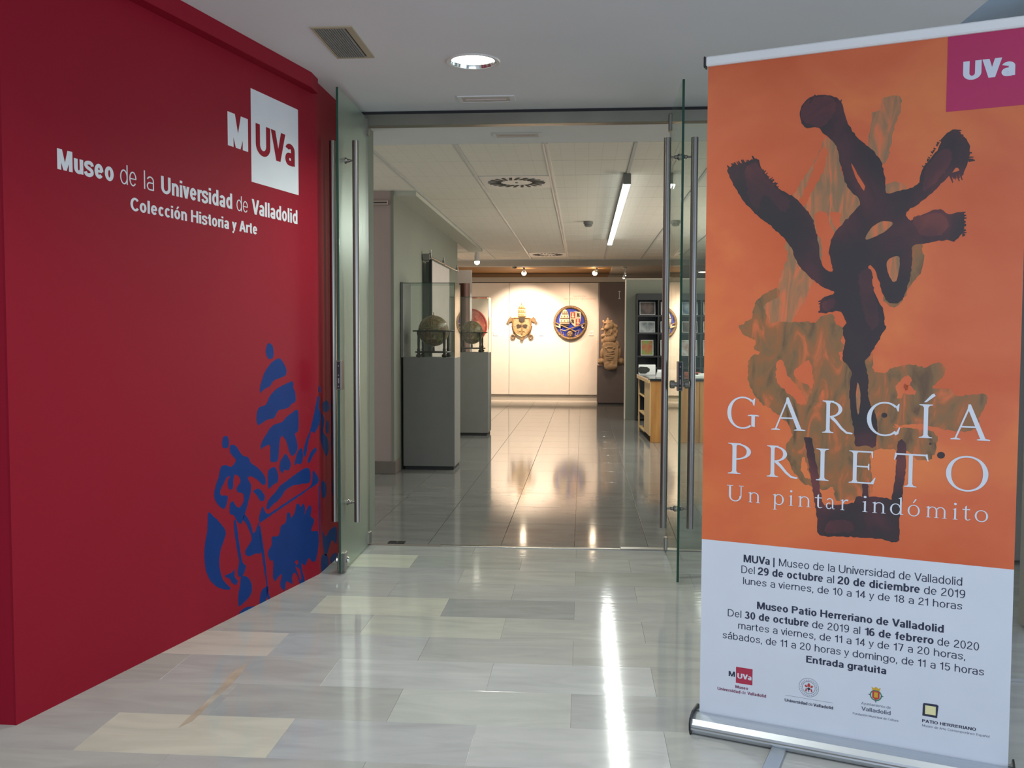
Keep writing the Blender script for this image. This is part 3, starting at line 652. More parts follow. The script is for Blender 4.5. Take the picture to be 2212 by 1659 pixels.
# ---- hall right side behind the banner
wr = MB().box(1.95, 4.6, 4.1, 4.25, 0, ZC+.11).build('wall_right', 'stone_clad'); structure(wr)
for (a, b, c, d) in ((1.952, 2.9, .0, .72), (2.904, 4.5, .0, .72), (1.952, 2.4, .724, 1.02), (2.404, 4.5, .724, 1.02)):
    MB().bbox(a, b, 4.075, 4.102, c+.004, d, .003).build('stone_panel', 'stone_clad', wr)
MB().bbox(1.96, 4.5, 4.085, 4.102, 1.075, 1.13, .002).build('painted_band', 'crimson', wr)
MB().bbox(1.96, 4.5, 4.09, 4.102, 1.15, ZC, .002).build('plaster_panel', 'plaster', wr)

# ---- room walls
structure(MB().box(-3.6, -3.5, 5.56, 20.6, 0, 2.85).build('wall_left', 'plaster'))
structure(MB().box(3.7, 3.8, 5.56, 20.6, 0, 2.85).build('wall_right', 'plaster'))
structure(MB().box(-3.6, 3.8, 20.5, 20.6, 0, 2.85).build('wall_back', 'plaster'))
pp = MB().box(-3.5, -1.76, 8.42, 8.6, 0, ZC).build('wall_left', 'wall_pink'); structure(pp)
structure(MB().box(-1.76, -1.735, 8.405, 12.7, 0, 2.60).build('wall_left', 'wall_grey_green'))
structure(MB().box(-3.5, -1.76, 8.6, 12.7, 0, ZC).build('wall_left', 'wall_grey_green'))
structure(MB().box(-1.74, -1.53, 8.42, 14.0, 2.555, ZC+.01).build('trim_4', 'bulkhead_paint'))
structure(MB().bbox(-3.5, -1.74, 8.395, 8.42, 0, .118, .003).build('baseboard_left', 'skirting'))
structure(MB().bbox(-1.76, -1.722, 8.397, 8.66, 0, .118, .003).build('baseboard_left', 'skirting'))
bx = thing('wall_box', 'small pale horizontal box fixed high on the pinkish wall left of the cases', 'box', tuple(yp(822, 439, 8.42)))
MB().bbox(-.10, .075, -.05, 0, -.02, .02, .003).build('housing', 'wall_pink', bx)
MB().bbox(-.095, .07, -.053, -.049, -.006, .004, .001).build('slot', 'vent_dark', bx)

# far exhibition wall: separate boards above a recessed skirting
YF = 18.2
wb = MB().box(-2.6, .30, YF+.06, YF+.2, 0, 2.33).build('wall_back', 'wall_cream'); structure(wb)
xs = [-2.6, yp(1099.5, 700, YF).x, yp(1230.3, 700, YF).x, .285]
zlo = yp(1160, 852, YF).z; zhi = yp(1160, 611, YF).z
for a, b in zip(xs, xs[1:]):
    MB().bbox(a+.003, b-.003, YF, YF+.058, zlo, zhi, .002).build('board', 'wall_cream', wb)
structure(MB().box(-2.6, .285, YF+.035, YF+.06, .018, zlo-.03).build('baseboard_back', 'soffit_grey'))
MBx = MB().box(-2.6, .285, YF+.02, YF+.06, 0, .018).build('baseboard_back', 'wall_cream'); structure(MBx)
structure(MB().box(-3.5, .82, YF-.02, YF+.2, zhi+.012, 2.44).build('trim_5', 'soffit_grey'))
wdk = MB().box(.31, 1.6, YF-.02, YF+.12, 0, 2.33).build('wall_back', 'wall_dark'); structure(wdk)
# reading room partition; its lit edge is put into a cream coloured strip
XPt = zp(1350, 904).x; YP = 14.5
zpt = yp(1400, 604, YP).z
structure(MB().box(XPt, 3.7, YP, YP+.12, 0, zpt).build('wall_partition', 'wall_grey_green'))
structure(MB().box(XPt-.02, 3.7, YP-.0, YP+.14, zpt, zpt+.02).build('trim_6', 'soffit_grey'))
structure(MB().box(XPt-.016, XPt, YP-.004, YP+.13, 0, zpt).build('trim_7', 'wall_cream'))

def ff(x, y, Yv): p = yp(x, y, Yv); return p.x, p.z
# far wall lettering (children of the boards' wall)
for s, xa, xb, yy, cp in (('SAPIENTIA', 1237.5, 1266.5, 642, 3.4), ('AEDIFICAVIT SIBI DOMVM', 1218.5, 1287, 647.2, 3.4)):
    a = ff(xa, yy, YF); b = ff(xb, yy, YF)
    text_on(wb, s, a[0], b[0], a[1], cp*YF/FPX, 'caption_ink', YF-.0015, .11)
a = ff(1335.5, 646, YF-.02); b = ff(1340.5, 646, YF-.02)
zt_ = ff(1338, 629, YF)[1]
flat([[(a[0], a[1]), (b[0], a[1]), (b[0], a[1]+.008), (b[0]-.016, a[1]+.016), (b[0]-.016, zt_-.016), (b[0], zt_-.008), (b[0], zt_), (a[0], zt_), (a[0], zt_-.008), (a[0]+.016, zt_-.016), (a[0]+.016, a[1]+.016), (a[0], a[1]+.008)]], 'lettering', 'paper_white', wdk, YF-.0215)
# object labels on the boards
for px, lab in ((1070.5, 'small white caption card at the left end of the lit far wall'), (1169, 'small white caption card between the gilded arms and the blue roundel'), (1277.5, 'small white caption card right of the blue roundel')):
    p = yp(px, 720, YF)
    o = thing('caption_card', lab, 'label card', (p.x, YF-.001, p.z))
    MB().bbox(-.045, .045, -.012, -.001, -.045, .045, .002).build('card', 'paper_white', o)
    MB().box(-.03, .03, -.013, -.012, .01, .014).box(-.03, .02, -.013, -.012, -.008, -.004).build('printed_lines', 'soffit_grey', o)

# ================================================================== LAMPS
dlt = thing('ceiling_downlight', 'round recessed downlight glowing in the hall ceiling', 'ceiling light', (cc.x, cc.y, ZC))
MB().lathe([(.112, .0), (.112, -.004), (.128, -.006), (.132, -.001), (.132, .0)], n=48, cap=False).build('rim', 'plastic_white', dlt, smooth=True)
m = MB()
pr = [(.110, -.003), (.104, .02), (.088, .055), (.06, .075)]
nn = 36; vs = [(r*math.cos(2*math.pi*i/nn), r*math.sin(2*math.pi*i/nn), h) for r, h in pr for i in range(nn)]
m.add(vs, [(k*nn+i, k*nn+(i+1) % nn, (k+1)*nn+(i+1) % nn, (k+1)*nn+i) for k in range(3) for i in range(nn)])
m.build('reflector_bowl', 'reflector', dlt, smooth=True)
MB().cyl((0, 0, .075), (0, 0, .08), .108, n=36).build('backplate', 'plastic_white', dlt)
for s in (-1, 1): MB().cyl((-.06, s*.022, .05), (.06, s*.022, .05), .014, n=14).build('bulb', 'lamp_lens', dlt, smooth=True)
MB().cyl((0, 0, .012), (0, 0, .016), .098, n=36).build('lens', 'lamp_lens', dlt)
spot('downlight_beam', (cc.x, cc.y, ZC-.02), (cc.x, cc.y, 0), 100, (.93, 1.0, .88), 150, .9, .09)

v = [zp(x, y, ZC) for x, y in ((668, 58), (757, 55), (811, 122), (731, 125))]
vx0 = (v[0].x+v[3].x)/2; vx1 = (v[1].x+v[2].x)/2; vy0 = (v[0].y+v[1].y)/2; vy1 = (v[2].y+v[3].y)/2
vg = thing('ceiling_vent', 'square dark louvred air vent with a beige frame in the hall ceiling', 'air vent', ((vx0+vx1)/2, (vy0+vy1)/2, ZC))
hx_, hy_ = (vx1-vx0)/2, (vy1-vy0)/2; fw_ = .03
MB().rim(hx_, hy_, .012, fw_, .018, .018, -.006, 0).build('frame', 'vent_frame', vg)
MB().box(-hx_+.01, hx_-.01, -hy_+.01, hy_-.01, -.0015, -.0005).build('backing', 'vent_dark', vg)
sl = MB().add([(-.002, -hy_+.016, -.0075), (.004, -hy_+.016, -.0015), (.004, hy_-.016, -.0015), (-.002, hy_-.016, -.0075), (-.0005, -hy_+.016, -.0075), (.0055, -hy_+.016, -.0015), (.0055, hy_-.016, -.0015), (-.0005, hy_-.016, -.0075)], [(0, 1, 2, 3), (7, 6, 5, 4), (0, 4, 5, 1), (3, 2, 6, 7), (0, 3, 7, 4), (1, 5, 6, 2)]).mesh('slat', 'case_grey')
nsl = 12
for i in range(nsl): link('slat', sl, vg, (-hx_+.016+(2*hx_-fw_-.022)*(i+.2)/nsl, 0, 0))

def emergency(x0, y0, x1, y1, lab):
    a = zp(x0, y0, ZC); b = zp(x1, y1, ZC); cx = (a.x+b.x)/2; cy = (a.y+b.y)/2; hw = (b.x-a.x)/2; hh = .068
    e = thing('emergency_light', lab, 'ceiling light', (cx, cy, ZC))
    MB().rim(hw, hh, .02, .03, .014, .014, -.006, 0).build('frame', 'light_frame', e)
    MB().box(-hw+.018, hw-.025, -hh+.012, hh-.012, -.004, -.001).build('diffuser', 'board_pale', e)
    MB().cyl((-hw+.04, 0, -.004), (hw-.05, 0, -.004), .004, n=10).build('tube', 'board_pale', e, smooth=True)
emergency(990, 213, 1113, 213, 'unlit rectangular emergency light in the hall ceiling in front of the glass doors')
emergency(1065, 291, 1173, 291, 'unlit rectangular emergency light in the soffit just behind the glass doors')

# room linear luminaire, four butted lamp modules
pA = zp(1355, 373, ZC-.001); XL = pA.x
lum = thing('linear_luminaire', 'long bright linear light hanging under the exhibition room ceiling', 'ceiling light', (XL, pA.y, ZC-.006))
zu = yp(1355, 396.5, pA.y).z-(ZC-.006)
Ls = (zp(1322, 530, ZC-.006+zu).y-pA.y)
tag(MB().bbox(-.031, .031, 0, .02, zu-.004, 0, .003).build('end_cap', 'case_grey', lum), 'grey end cap facing the doors')
MB().bbox(-.031, .031, Ls-.02, Ls, zu-.004, 0, .003).build('end_cap', 'case_grey', lum)
MB().bbox(-.029, .029, .02, Ls-.02, zu*.86, 0, .002).build('housing', 'case_grey', lum)
for i in range(4):
    a = .02+(Ls-.04)*i/4; b = .02+(Ls-.04)*(i+1)/4
    MB().bbox(-.029, .029, a+.008, b-.008, zu, zu*.86, .002).build('lamp_module', 'tube_lens', lum)
area('linear_light', (XL, pA.y+Ls/2, ZC+zu-.02), (XL, pA.y+Ls/2, 0), .05, Ls, 58, (.95, 1.0, .93))

# swirl diffusers
for i, (x0, y0) in enumerate(DIFF):
    o = thing('swirl_diffuser', ('square white ceiling diffuser with radial slots nearest the doors', 'square white ceiling diffuser with radial slots at the far end of the room')[i], 'air diffuser', (x0+pitchX/2, y0+pitchY/2, ZC+.011))
    hw = pitchX/2-.012; hy = pitchY/2-.004
    MB().bbox(-hw, hw, -hy, hy, -.016, 0, .003).build('plate', 'plastic_white', o)
    NS = 22
    for k in range(NS):
        t = 2*math.pi*k/NS+.12
        r0, r1 = .135, .245; wd = .0125; tilt = .18
        p = Vector((math.cos(t), math.sin(t))); q = Vector((math.cos(t+tilt), math.sin(t+tilt)))
        a = p*r0; b = q*r1; dd = (b-a).normalized(); nn_ = Vector((-dd.y, dd.x))*wd
        MB().prism([tuple(a+nn_), tuple(b+nn_), tuple(b-nn_), tuple(a-nn_)], -.019, -.0155, 'z').build('slot', 'vent_dark', o)
    MB().lathe([(.012, -.0155), (.012, -.02), (.006, -.022)], n=12).build('centre_screw', 'case_grey', o)

p = zp(1271, 478, ZC-.001)
sd = thing('smoke_detector', 'small grey smoke detector on the perforated ceiling left of the linear light', 'smoke detector', (p.x, p.y, ZC-.001))
MB().lathe([(.05, 0), (.056, -.01), (.056, -.03), (.048, -.036)], n=28).build('base', 'case_grey', sd, smooth=True)
MB().lathe([(.042, -.036), (.046, -.05), (.03, -.062), (.012, -.064)], n=28).build('sensor_head', 'case_grey', sd, smooth=True)

# track spotlights
def spotlight(name, lab, px, py, Yv, lit, aim, power=0, stem=None, r=.028, ln=.11, color=(1, .80, .58), deg=60, group=None, bulb='bulb_warm', body='plastic_white', top=None):
    """lamp whose mouth sits at the pixel, hung from the ceiling above by a stem and a track adapter"""
    mth = yp(px, py, Yv); aimv = (Vector(aim)-mth).normalized(); back = mth-aimv*ln
    zt = top if top else 2.50
    o = thing(name, lab, 'spotlight', (back.x, back.y, zt), group=group)
    L = lambda q: Vector(q)-Vector((back.x, back.y, zt))
    MB().bbox(-.02, .02, -.05, .05, -.028, 0, .003).build('adapter', body, o)
    MB().cyl((0, 0, -.028), tuple(L(back)+Vector((0, 0, .004))), .006, n=10).build('stem', body, o)
    a = L(back); b = L(mth); fk = 1.5 if bulb == 'bulb_warm' else 1.05  # lit warm bulbs are oversized to stand in for their glare
    MB().cyl(tuple(a-aimv*.0), tuple(a+aimv*ln*.35), r*.75, r, n=20).cyl(tuple(a+aimv*ln*.35), tuple(b), r, r, n=20).build('lamp_head', body, o, smooth=True)
    MB().ell(tuple(b+aimv*.001), (r*.86, r*.86, r*.5) if not lit else (r*fk, r*fk, r*fk), 14, 8).build('bulb', bulb if lit else 'case_grey', o, smooth=True)
    if power: spot('spot_beam', mth+aimv*(r*1.5+.02), aim, power, color, deg, .7, .02)
spotlight('track_spotlight', 'glaring warm spotlight above the gilded coat of arms', 1132, 590, 16.9, True, (-1.15, YF, 1.25), 270, deg=80, color=(1, .82, .64))
spotlight('track_spotlight', 'glaring warm spotlight above the blue roundel', 1285, 590, 16.9, True, (-.5, YF, 1.1), 130, deg=84, color=(1, .72, .52))
spotlight('track_spotlight', 'white spotlight shining downward beside the left wall panel', 1030.5, 566, 14.3, True, (-1.6, 14.2, 0), 60, ln=.14, r=.04, top=ZC-.004, color=(1, .93, .8), deg=90, bulb='bulb_small')
spotlight('track_spotlight', 'unlit grey spotlight tilted to the right under the far soffit', 1112, 578, 16.25, False, (-.9, 15.2, .9), 0, ln=.15, r=.035, body='soffit_grey', top=2.50)
spotlight('track_spotlight', 'tiny lit spotlight on the dark soffit above the partition edge, upper one of two', 1350.5, 594, 16.6, True, (.6, 17.8, 1.2), 18, r=.018, ln=.06, bulb='bulb_small', top=2.505)
spotlight('track_spotlight', 'tiny lit spotlight on the dark soffit above the partition edge, lower one of two', 1347.5, 600, 16.5, True, (.5, 17.8, 1.0), 18, r=.018, ln=.06, bulb='bulb_small', top=2.505)
p = yp(1519, 593, 17.5)
rd = thing('round_downlight', 'small round lit downlight seen right of the right glass door', 'ceiling light', (p.x, p.y, 2.505))
MB().lathe([(.10, 0), (.11, -.012), (.09, -.02)], n=24).build('rim', 'plastic_white', rd, smooth=True)
MB().cyl((0, 0, -.02), (0, 0, -.024), .085, n=24).build('lens', 'bulb_small', rd)
area('reading_room_light', (2.2, 12.2, 2.5), (2.2, 12.2, 0), 1.2, 2.0, 30, (.95, 1, .92))
area('reading_room_fill', (3.6, 10.5, 1.2), (.4, 10.8, 3.4), 3.4, 1.6, 140, (1.0, .93, .80))  # unseen fill tilted upward, added to brighten the ceiling and case sides
area('side_bay_light', (-2.6, 15.4, 2.45), (-2.6, 15.6, 0), 1.2, 1.2, 50, (1, .86, .68))
area('far_bay_light', (-.8, 19.4, 2.4), (-.8, 19.4, 0), 2.0, .6, 26, (1, .8, .6))

# ================================================================== DISPLAY CASES WITH GLOBES
def globe(loc, r, lab, s=1.0, hue=0):
    g = thing('globe', lab, 'globe', loc)
    zc = .255*s
    o = MB().ell((0, 0, zc), (r, r, r), 36, 24).build('sphere', 'globe_map', g, smooth=True)
    MB().torus((0, 0, zc), r+.008*s, .004*s, 'x', nR=48, nr=6).build('meridian_ring', 'dull_gold', g, smooth=True)
    RR = r*1.34
    MB().lathe([(r+.012, -.008*s), (RR, -.008*s), (RR+.004, 0), (RR, .006*s), (r+.012, .006*s), (r+.012, -.008*s)], (0, 0, zc), 40, cap=False).build('horizon_ring', 'walnut', g)
    MB().cyl((0, 0, zc+r), (0, 0, zc+r+.022*s), .005*s, .003*s).ell((0, 0, zc+r+.024*s), (.006*s, .006*s, .006*s), 10, 6).build('finial', 'dull_gold', g, smooth=True)
    q = RR*.86
    for ax, ay in ((.72, .72), (-.72, .72), (-.72, -.72), (.72, -.72)):
        x, y = ax*q, ay*q; hgt = zc-.008*s
        prof = [(1.45*a_, b_) for a_, b_ in [(.010, 0), (.017, .008), (.019, .020), (.014, .03), (.008, .036), (.013, .044), (.013, .055), (.009, .06), (.012, .075), (.008, .09), (.0095, hgt*.55/s), (.008, hgt*.85/s), (.012, hgt*.9/s), (.012, hgt/s)]]
        MB().lathe([(a*s, b*s) for a, b in prof], (x, y, 0), 14).build('leg', 'walnut', g, smooth=True)
    st = MB()
    for t in (math.pi/4, -math.pi/4):
        c_, s_2 = math.cos(t)*q*1.05, math.sin(t)*q*1.05
        st.cyl((-c_, -s_2, .05*s), (c_, s_2, .05*s), .009*s, n=8)
    st.torus((0, 0, .05*s), q*1.0, .008*s, 'z', nR=32, nr=6)
    st.build('stretcher', 'walnut', g, smooth=True)
    MB().lathe([(.022*s, .045*s), (.014*s, .06*s), (.01*s, zc-r-.004*s)], n=12).build('pivot_post', 'walnut', g, smooth=True)
CW, CD = .495, .40; PZ, GZ = 1.072, 1.775
def case(x0, y0, lab):
    c = thing('display_case', lab, 'display case', (x0, y0, 0))
    MB().box(.015, CW-.012, .015, CD-.012, 0, .035).build('plinth', 'case_plinth', c)
    MB().bbox(0, CW, 0, CD, .035, PZ, .003).build('pedestal', 'case_grey', c)
    t = .006
    MB().box(.004, CW-.004, 0, t, PZ, GZ).build('front_glass', 'case_glass', c)
    MB().box(CW-t, CW, t+.001, CD, PZ, GZ).build('side_glass', 'case_glass', c)
    MB().box(.004, CW-t-.001, CD-t, CD, PZ, GZ).build('back_glass', 'case_glass', c)
    MB().box(.004, CW, .0, CD, GZ, GZ+t).build('top_glass', 'case_glass', c)
    MB().box(.0, CW, -.0015, .0008, GZ+.0, GZ+t).box(CW-.0008, CW+.0015, 0, CD, GZ, GZ+t).box(CW-.004, CW+.001, -.001, .004, PZ, GZ).box(0, CW, CD-.001, CD+.001, GZ, GZ+t).box(CW-.004, CW+.001, CD-.004, CD+.001, PZ, GZ).build('glass_joint', 'glass_edge', c)
    tag(MB().bbox(-.022, .002, -.001, CD, PZ-.0, GZ+.012, .002).build('side_panel', 'case_grey', c), 'solid grey left side of the case')
    return c
C1 = zp(863, 1015); c1y = C1.y
case(-1.735+.026, 8.70, 'tall grey display case with a glass top holding a globe, nearest the glass doors')
case(-1.735+.026, 11.80, 'tall grey display case with a glass top holding a globe, farther from the doors')
gx = yp(935.5, 704, 8.9).x; globe((gx, 8.93, PZ), .150, 'antique globe on a dark turned wooden stand inside the nearer display case', 1.0)
gx2 = yp(1018.7, 709, 12.0).x; globe((gx2, 12.03, PZ), .150, 'antique globe on a dark turned wooden stand inside the farther display case', 1.0)

# framed textile hanging behind the cases
fx0 = -1.72
hb = thing('hanging_case', 'upright framed glass case hung from a metal rail between the two globe cases', 'display case', (fx0, 9.9, 0))
zh = yp(937, 560, 9.9).z
xr = yp(933, 600, 9.9).x-fx0
MB().box(0, xr-.03, .0, .008, .9, zh-.01).build('front_glass', 'case_glass', hb)
tag(MB().box(0.01, xr-.035, .10, .12, .9, zh-.02).build('backing', 'vent_dark', hb), 'dark panel behind the glass')
MB().bbox(xr-.032, xr, -.004, .03, .9, zh, .002).build('frame_post', 'black_plastic', hb)
MB().bbox(xr-.028, xr-.002, .03, 1.32, .9, zh-.01, .003).build('side_board', 'board_pale', hb)
zr = zh+.012
MB().bbox(.0, xr-.02, -.03, .05, zr-.02, zr+.045, .003).build('cross_rail', 'case_grey', hb)
MB().tube([(xr-.015, -.02, zr+.01), (xr-.015, 2.15, zr+.012)], .011, 10).build('hanging_rail', 'steel', hb, smooth=True)
for yy in (.0, .95, 2.1):
    MB().bbox(xr-.03, xr, yy-.02, yy+.02, zr, zr+.055, .003).cyl((xr-.015, yy, zr+.05), (xr-.015, yy, zr+.085), .008, n=8).build('clamp', 'steel', hb)
# tall white board with copper coloured sheet
xr3 = yp(1019, 620, 14.6).x
wbp = thing('exhibition_board', 'tall pale exhibition board standing beyond the hung case at the end of the left wall', 'display board', (-1.80, 14.6, 0))
MB().bbox(-.45, xr3+1.80, 0, .05, .02, yp(1019, 583, 14.6).z, .003).build('panel', 'board_pale', wbp)
MB().box(-.45, xr3+1.80, .01, .04, 0, .02).build('foot', 'case_plinth', wbp)
cs = thing('copper_sheet', 'upright dark copper coloured curved sheet leaning on the pale exhibition board', 'exhibit', (-1.72, 13.3, 0))
m = MB(); pts = []
xa, xb = yp(992, 640, 13.3).x+1.72, yp(1015, 640, 13.3).x+1.72
for i in range(9):
    t = i/8; pts.append((xa+(xb-xa)*t, -.05*math.sin(math.pi*t)))
poly = pts+[(a, b+.012) for a, b in reversed(pts)]
m.prism(poly, .03, yp(1000, 612, 13.3).z, 'z'); m.build('sheet', 'copper_sheet', cs, smooth=True)
MB().bbox(xa-.02, xb+.02, -.08, .05, 0, .03, .003).build('stand', 'case_plinth', cs)

# ================================================================== WALL EMBLEMS
EM = .09946*YF/FPX
def em(cx, cy):
    """returns a converter from emblem close-up pixels to local metres"""
    p = yp(1080+cx*.09946, 640+cy*.09946, YF)
    return p, (lambda x, y: ((x-cx)*EM, -(y-cy)*EM))
p, q = em(480, 640)
g = thing('papal_arms', 'gilded carved coat of arms with tiara and crossed keys on the lit far wall', 'relief', (p.x, YF-.002, p.z))
def P(pts): return [q(*a) for a in pts]
sh = P([(290, 470), (400, 470), (480, 480), (560, 470), (655, 470), (668, 560), (662, 660), (645, 740), (600, 810), (540, 855), (480, 880), (420, 855), (360, 815), (315, 745), (292, 660), (285, 560)])
MB().prism(sh, -.05, 0).build('shield', 'shield_bronze', g)
bs_ = MB(); ring = sh+[sh[0]]
for a, b in zip(ring, ring[1:]): bs_.cyl((a[0], -.055, a[1]), (b[0], -.055, b[1]), .017, n=8)
bs_.build('shield_border', 'gilt', g, smooth=True)
tri = P([(405, 450), (402, 250), (420, 220), (445, 195), (475, 185), (505, 195), (535, 220), (545, 250), (560, 330), (572, 450)])
MB().prism(tri, -.085, 0).build('tiara', 'tiara_gold', g)
for yy in (265, 345, 430):
    a = q(400, yy); b = q(562, yy)
    MB().cyl((a[0], -.085, a[1]), (b[0], -.085, b[1]), .012, n=8).build('crown_band', 'gilt', g, smooth=True)
    for xx in (430, 470, 510):
        c = q(xx, yy-28); MB().ell((c[0], -.088, c[1]), (.013, .010, .016), 8, 6).build('crown_stud', 'gilt', g, smooth=True)
c = q(472, 165); MB().ell((c[0], -.05, c[1]), (.014, .014, .016), 10, 8).build('tiara_orb', 'gilt', g, smooth=True)
MB().prism(P([(410, 460), (545, 460), (540, 530), (500, 565), (460, 560), (420, 530)]), -.075, -.04).build('tiara_lining', 'dark_bronze', g)
for sx in (-1, 1):
    def qq(x, y): return q(480+sx*(x-480), y)
    a = qq(655, 500); b = qq(740, 520)
    k = MB().prism([qq(*t) for t in [(660, 500), (720, 455), (738, 430), (750, 470), (775, 490), (785, 530), (812, 570), (770, 610), (745, 560), (720, 560), (690, 540)]], -.045, -.005)
    kk = k.build('key_bit', 'dull_gold', g)
    c = qq(672, 880); MB().torus((c[0], -.035, c[1]), .037, .014, 'y', nR=20, nr=8).build('key_bow', 'dull_gold', g, smooth=True)
    a = qq(690, 640); b = qq(640, 820)
    MB().cyl((a[0], -.02, a[1]), (b[0], -.02, b[1]), .016, n=8).build('key_shank', 'dull_gold', g, smooth=True)
    MB().prism([qq(*t) for t in [(492, 640), (505, 610), (530, 620), (548, 600), (570, 612), (592, 615), (600, 645), (582, 660), (588, 685), (560, 700), (540, 680), (520, 692), (510, 668), (490, 665)]], -.06, -.04).build('tree_crown', 'dark_bronze', g)
    c = qq(640, 650); MB().ell((c[0], -.058, c[1]), (.011, .01, .011), 8, 6).build('stud', 'ivory_gilt', g, smooth=True)
    a = qq(480, 780); b = qq(550, 750); MB().tube([(a[0], -.052, a[1]), ((a[0]+b[0])/2, -.058, (a[1]+b[1])/2+.01), (b[0], -.052, b[1]-.02)], .009, 8).build('scroll_leaf', 'gilt', g, smooth=True)
a = q(480, 570); b = q(480, 820); MB().cyl((a[0], -.055, a[1]), (b[0], -.055, b[1]), .010, .016, n=10).build('tree_trunk', 'gilt', g, smooth=True)
MB().prism(P([(440, 860), (480, 880), (530, 860), (505, 950), (480, 960), (450, 945)]), -.06, 0).build('pendant_point', 'gilt', g)

p, q = em(1530, 580)
g = thing('arms_roundel', 'round blue and gold carved roundel with tiara, shield and keys on the lit far wall', 'relief', (p.x, YF-.002, p.z))
RX = 335*EM
MB().cyl((0, -.028, 0), (0, 0, 0), RX, n=56).build('blue_ground', 'roundel_blue', g)
MB().torus((0, -.035, 0), RX*1.0, .030, 'y', nR=64, nr=10, ex=1.02).build('gilt_ring', 'dull_gold', g, smooth=True)
for i in range(10):
    t = math.pi*(1.2+1.0*i/10) if i < 0 else 2*math.pi*i/10+.2
    MB().ell((RX*math.cos(t), -.062, RX*1.02*math.sin(t)), (.022, .010, .014), 10, 6, rot=(0, -t+math.pi/2, 0)).build('ring_leaf', 'gilt', g, smooth=True)
MB().prism(P([(1300, 600), (1292, 500), (1312, 430), (1340, 360), (1370, 310), (1412, 285), (1450, 310), (1475, 350), (1495, 430), (1508, 520), (1512, 600)]), -.075, -.028).build('tiara', 'ivory_gilt', g)
MB().prism(P([(1330, 605), (1510, 605), (1495, 640), (1440, 655), (1370, 640)]), -.06, -.028).build('tiara_lining', 'dark_bronze', g)
for yy, x0_, x1_ in ((385, 1345, 1475), (480, 1308, 1503), (575, 1300, 1512)):
    a = q(x0_, yy); b = q(x1_, yy); MB().cyl((a[0], -.076, a[1]), (b[0], -.076, b[1]), .011, n=8).build('crown_band', 'dull_gold', g, smooth=True)
    for k in range(3):
        xx = x0_+(x1_-x0_)*(k+.5)/3; c = q(xx, yy-38); MB().prism([(c[0]-.010, c[1]-.012), (c[0]+.010, c[1]-.012), (c[0]+.005, c[1]+.016), (c[0]-.005, c[1]+.016)], -.082, -.072).build('crown_point', 'dull_gold', g)
sp = [(1528, 340), (1580, 345), (1645, 325), (1700, 342), (1757, 345), (1755, 520), (1735, 590), (1690, 630), (1635, 660), (1580, 620), (1540, 580), (1525, 520)]
MB().prism(P(sp), -.055, -.028).build('shield', 'ivory_gilt', g)
MB().prism(P([(1538, 352), (1632, 348), (1632, 478), (1538, 478)]), -.060, -.050).build('red_quarter', 'roundel_red', g)
MB().prism(P([(1645, 490), (1745, 490), (1742, 560), (1705, 605), (1645, 640)]), -.060, -.050).build('red_quarter', 'roundel_red', g)
for cx_, cy_ in ((1582, 415), (1690, 545)):
    MB().prism(P([(cx_-28, cy_+50), (cx_-28, cy_+20), (cx_-14, cy_+12), (cx_-18, cy_-25), (cx_-18, cy_-45), (cx_+18, cy_-45), (cx_+18, cy_-25), (cx_+14, cy_+12), (cx_+28, cy_+20), (cx_+28, cy_+50)]), -.066, -.058).build('castle_charge', 'ivory_gilt', g)
for cx_, cy_ in ((1700, 410), (1580, 545)):
    MB().prism(P([(cx_-35, cy_+45), (cx_-22, cy_), (cx_-35, cy_-30), (cx_-10, cy_-48), (cx_+8, cy_-30), (cx_+30, cy_-40), (cx_+20, cy_), (cx_+35, cy_+25), (cx_+10, cy_+50), (cx_, cy_+20)]), -.064, -.053).build('lion_charge', 'dark_bronze', g)
def bar(a, b, r, nm, m='gilt', y=-.07):
    a = q(*a); b = q(*b); return MB().cyl((a[0], y, a[1]), (b[0], y, b[1]), r, n=10).build(nm, m, g, smooth=True)
bar((1215, 580), (1640, 765), .013, 'key_shank'); bar((1840, 590), (1400, 755), .013, 'key_shank', y=-.085)
bar((1300, 610), (1300, 690), .020, 'key_bit', 'ivory_gilt'); bar((1225, 650), (1280, 665), .016, 'key_bit', 'ivory_gilt')
bar((1760, 650), (1800, 640), .016, 'key_bit', 'ivory_gilt'); bar((1775, 685), (1815, 680), .014, 'key_bit', 'ivory_gilt')
for pts in ([(1400, 755), (1310, 715), (1330, 780), (1350, 840), (1390, 845), (1385, 780)], [(1640, 765), (1725, 730), (1700, 790), (1685, 850), (1640, 850), (1650, 780)]):
    l = [q(*a) for a in pts]; MB().tube([(a[0], -.04, a[1]) for a in l], .008, 8).build('cord', 'gilt', g, smooth=True)
c = q(1522, 820); MB().ell((c[0], -.045, c[1]), (.066, .035, .074), 18, 10).build('boss', 'dull_gold', g, smooth=True)
for k in range(5):
    t = 2*math.pi*k/5; MB().ell((c[0]+.032*math.cos(t), -.076, c[1]+.036*math.sin(t)), (.013, .008, .013), 8, 6).build('boss_petal', 'gilt', g, smooth=True)
MB().prism(P([(1475, 885), (1570, 885), (1545, 920), (1522, 935), (1495, 920)]), -.06, -.03).build('pendant_point', 'gilt', g)

# red roundel at left, partly behind the farther case
p = yp(1016, 704, YF)
g = thing('red_roundel', 'round faded red relief on the far wall, seen through the farther globe case', 'relief', (p.x, YF-.002, p.z))
MB().cyl((0, -.02, 0), (0, 0, 0), .33, n=48).build('disc', 'red_roundel', g)
MB().torus((0, -.025, 0), .325, .016, 'y', nR=56, nr=8).build('rim', 'roundel_red', g, smooth=True)
for k in range(7):
    t = 2*math.pi*k/7; MB().ell((.19*math.cos(t), -.025, .19*math.sin(t)), (.05, .012, .03), 10, 6, rot=(0, t, 0)).build('carved_leaf', 'red_roundel', g, smooth=True)

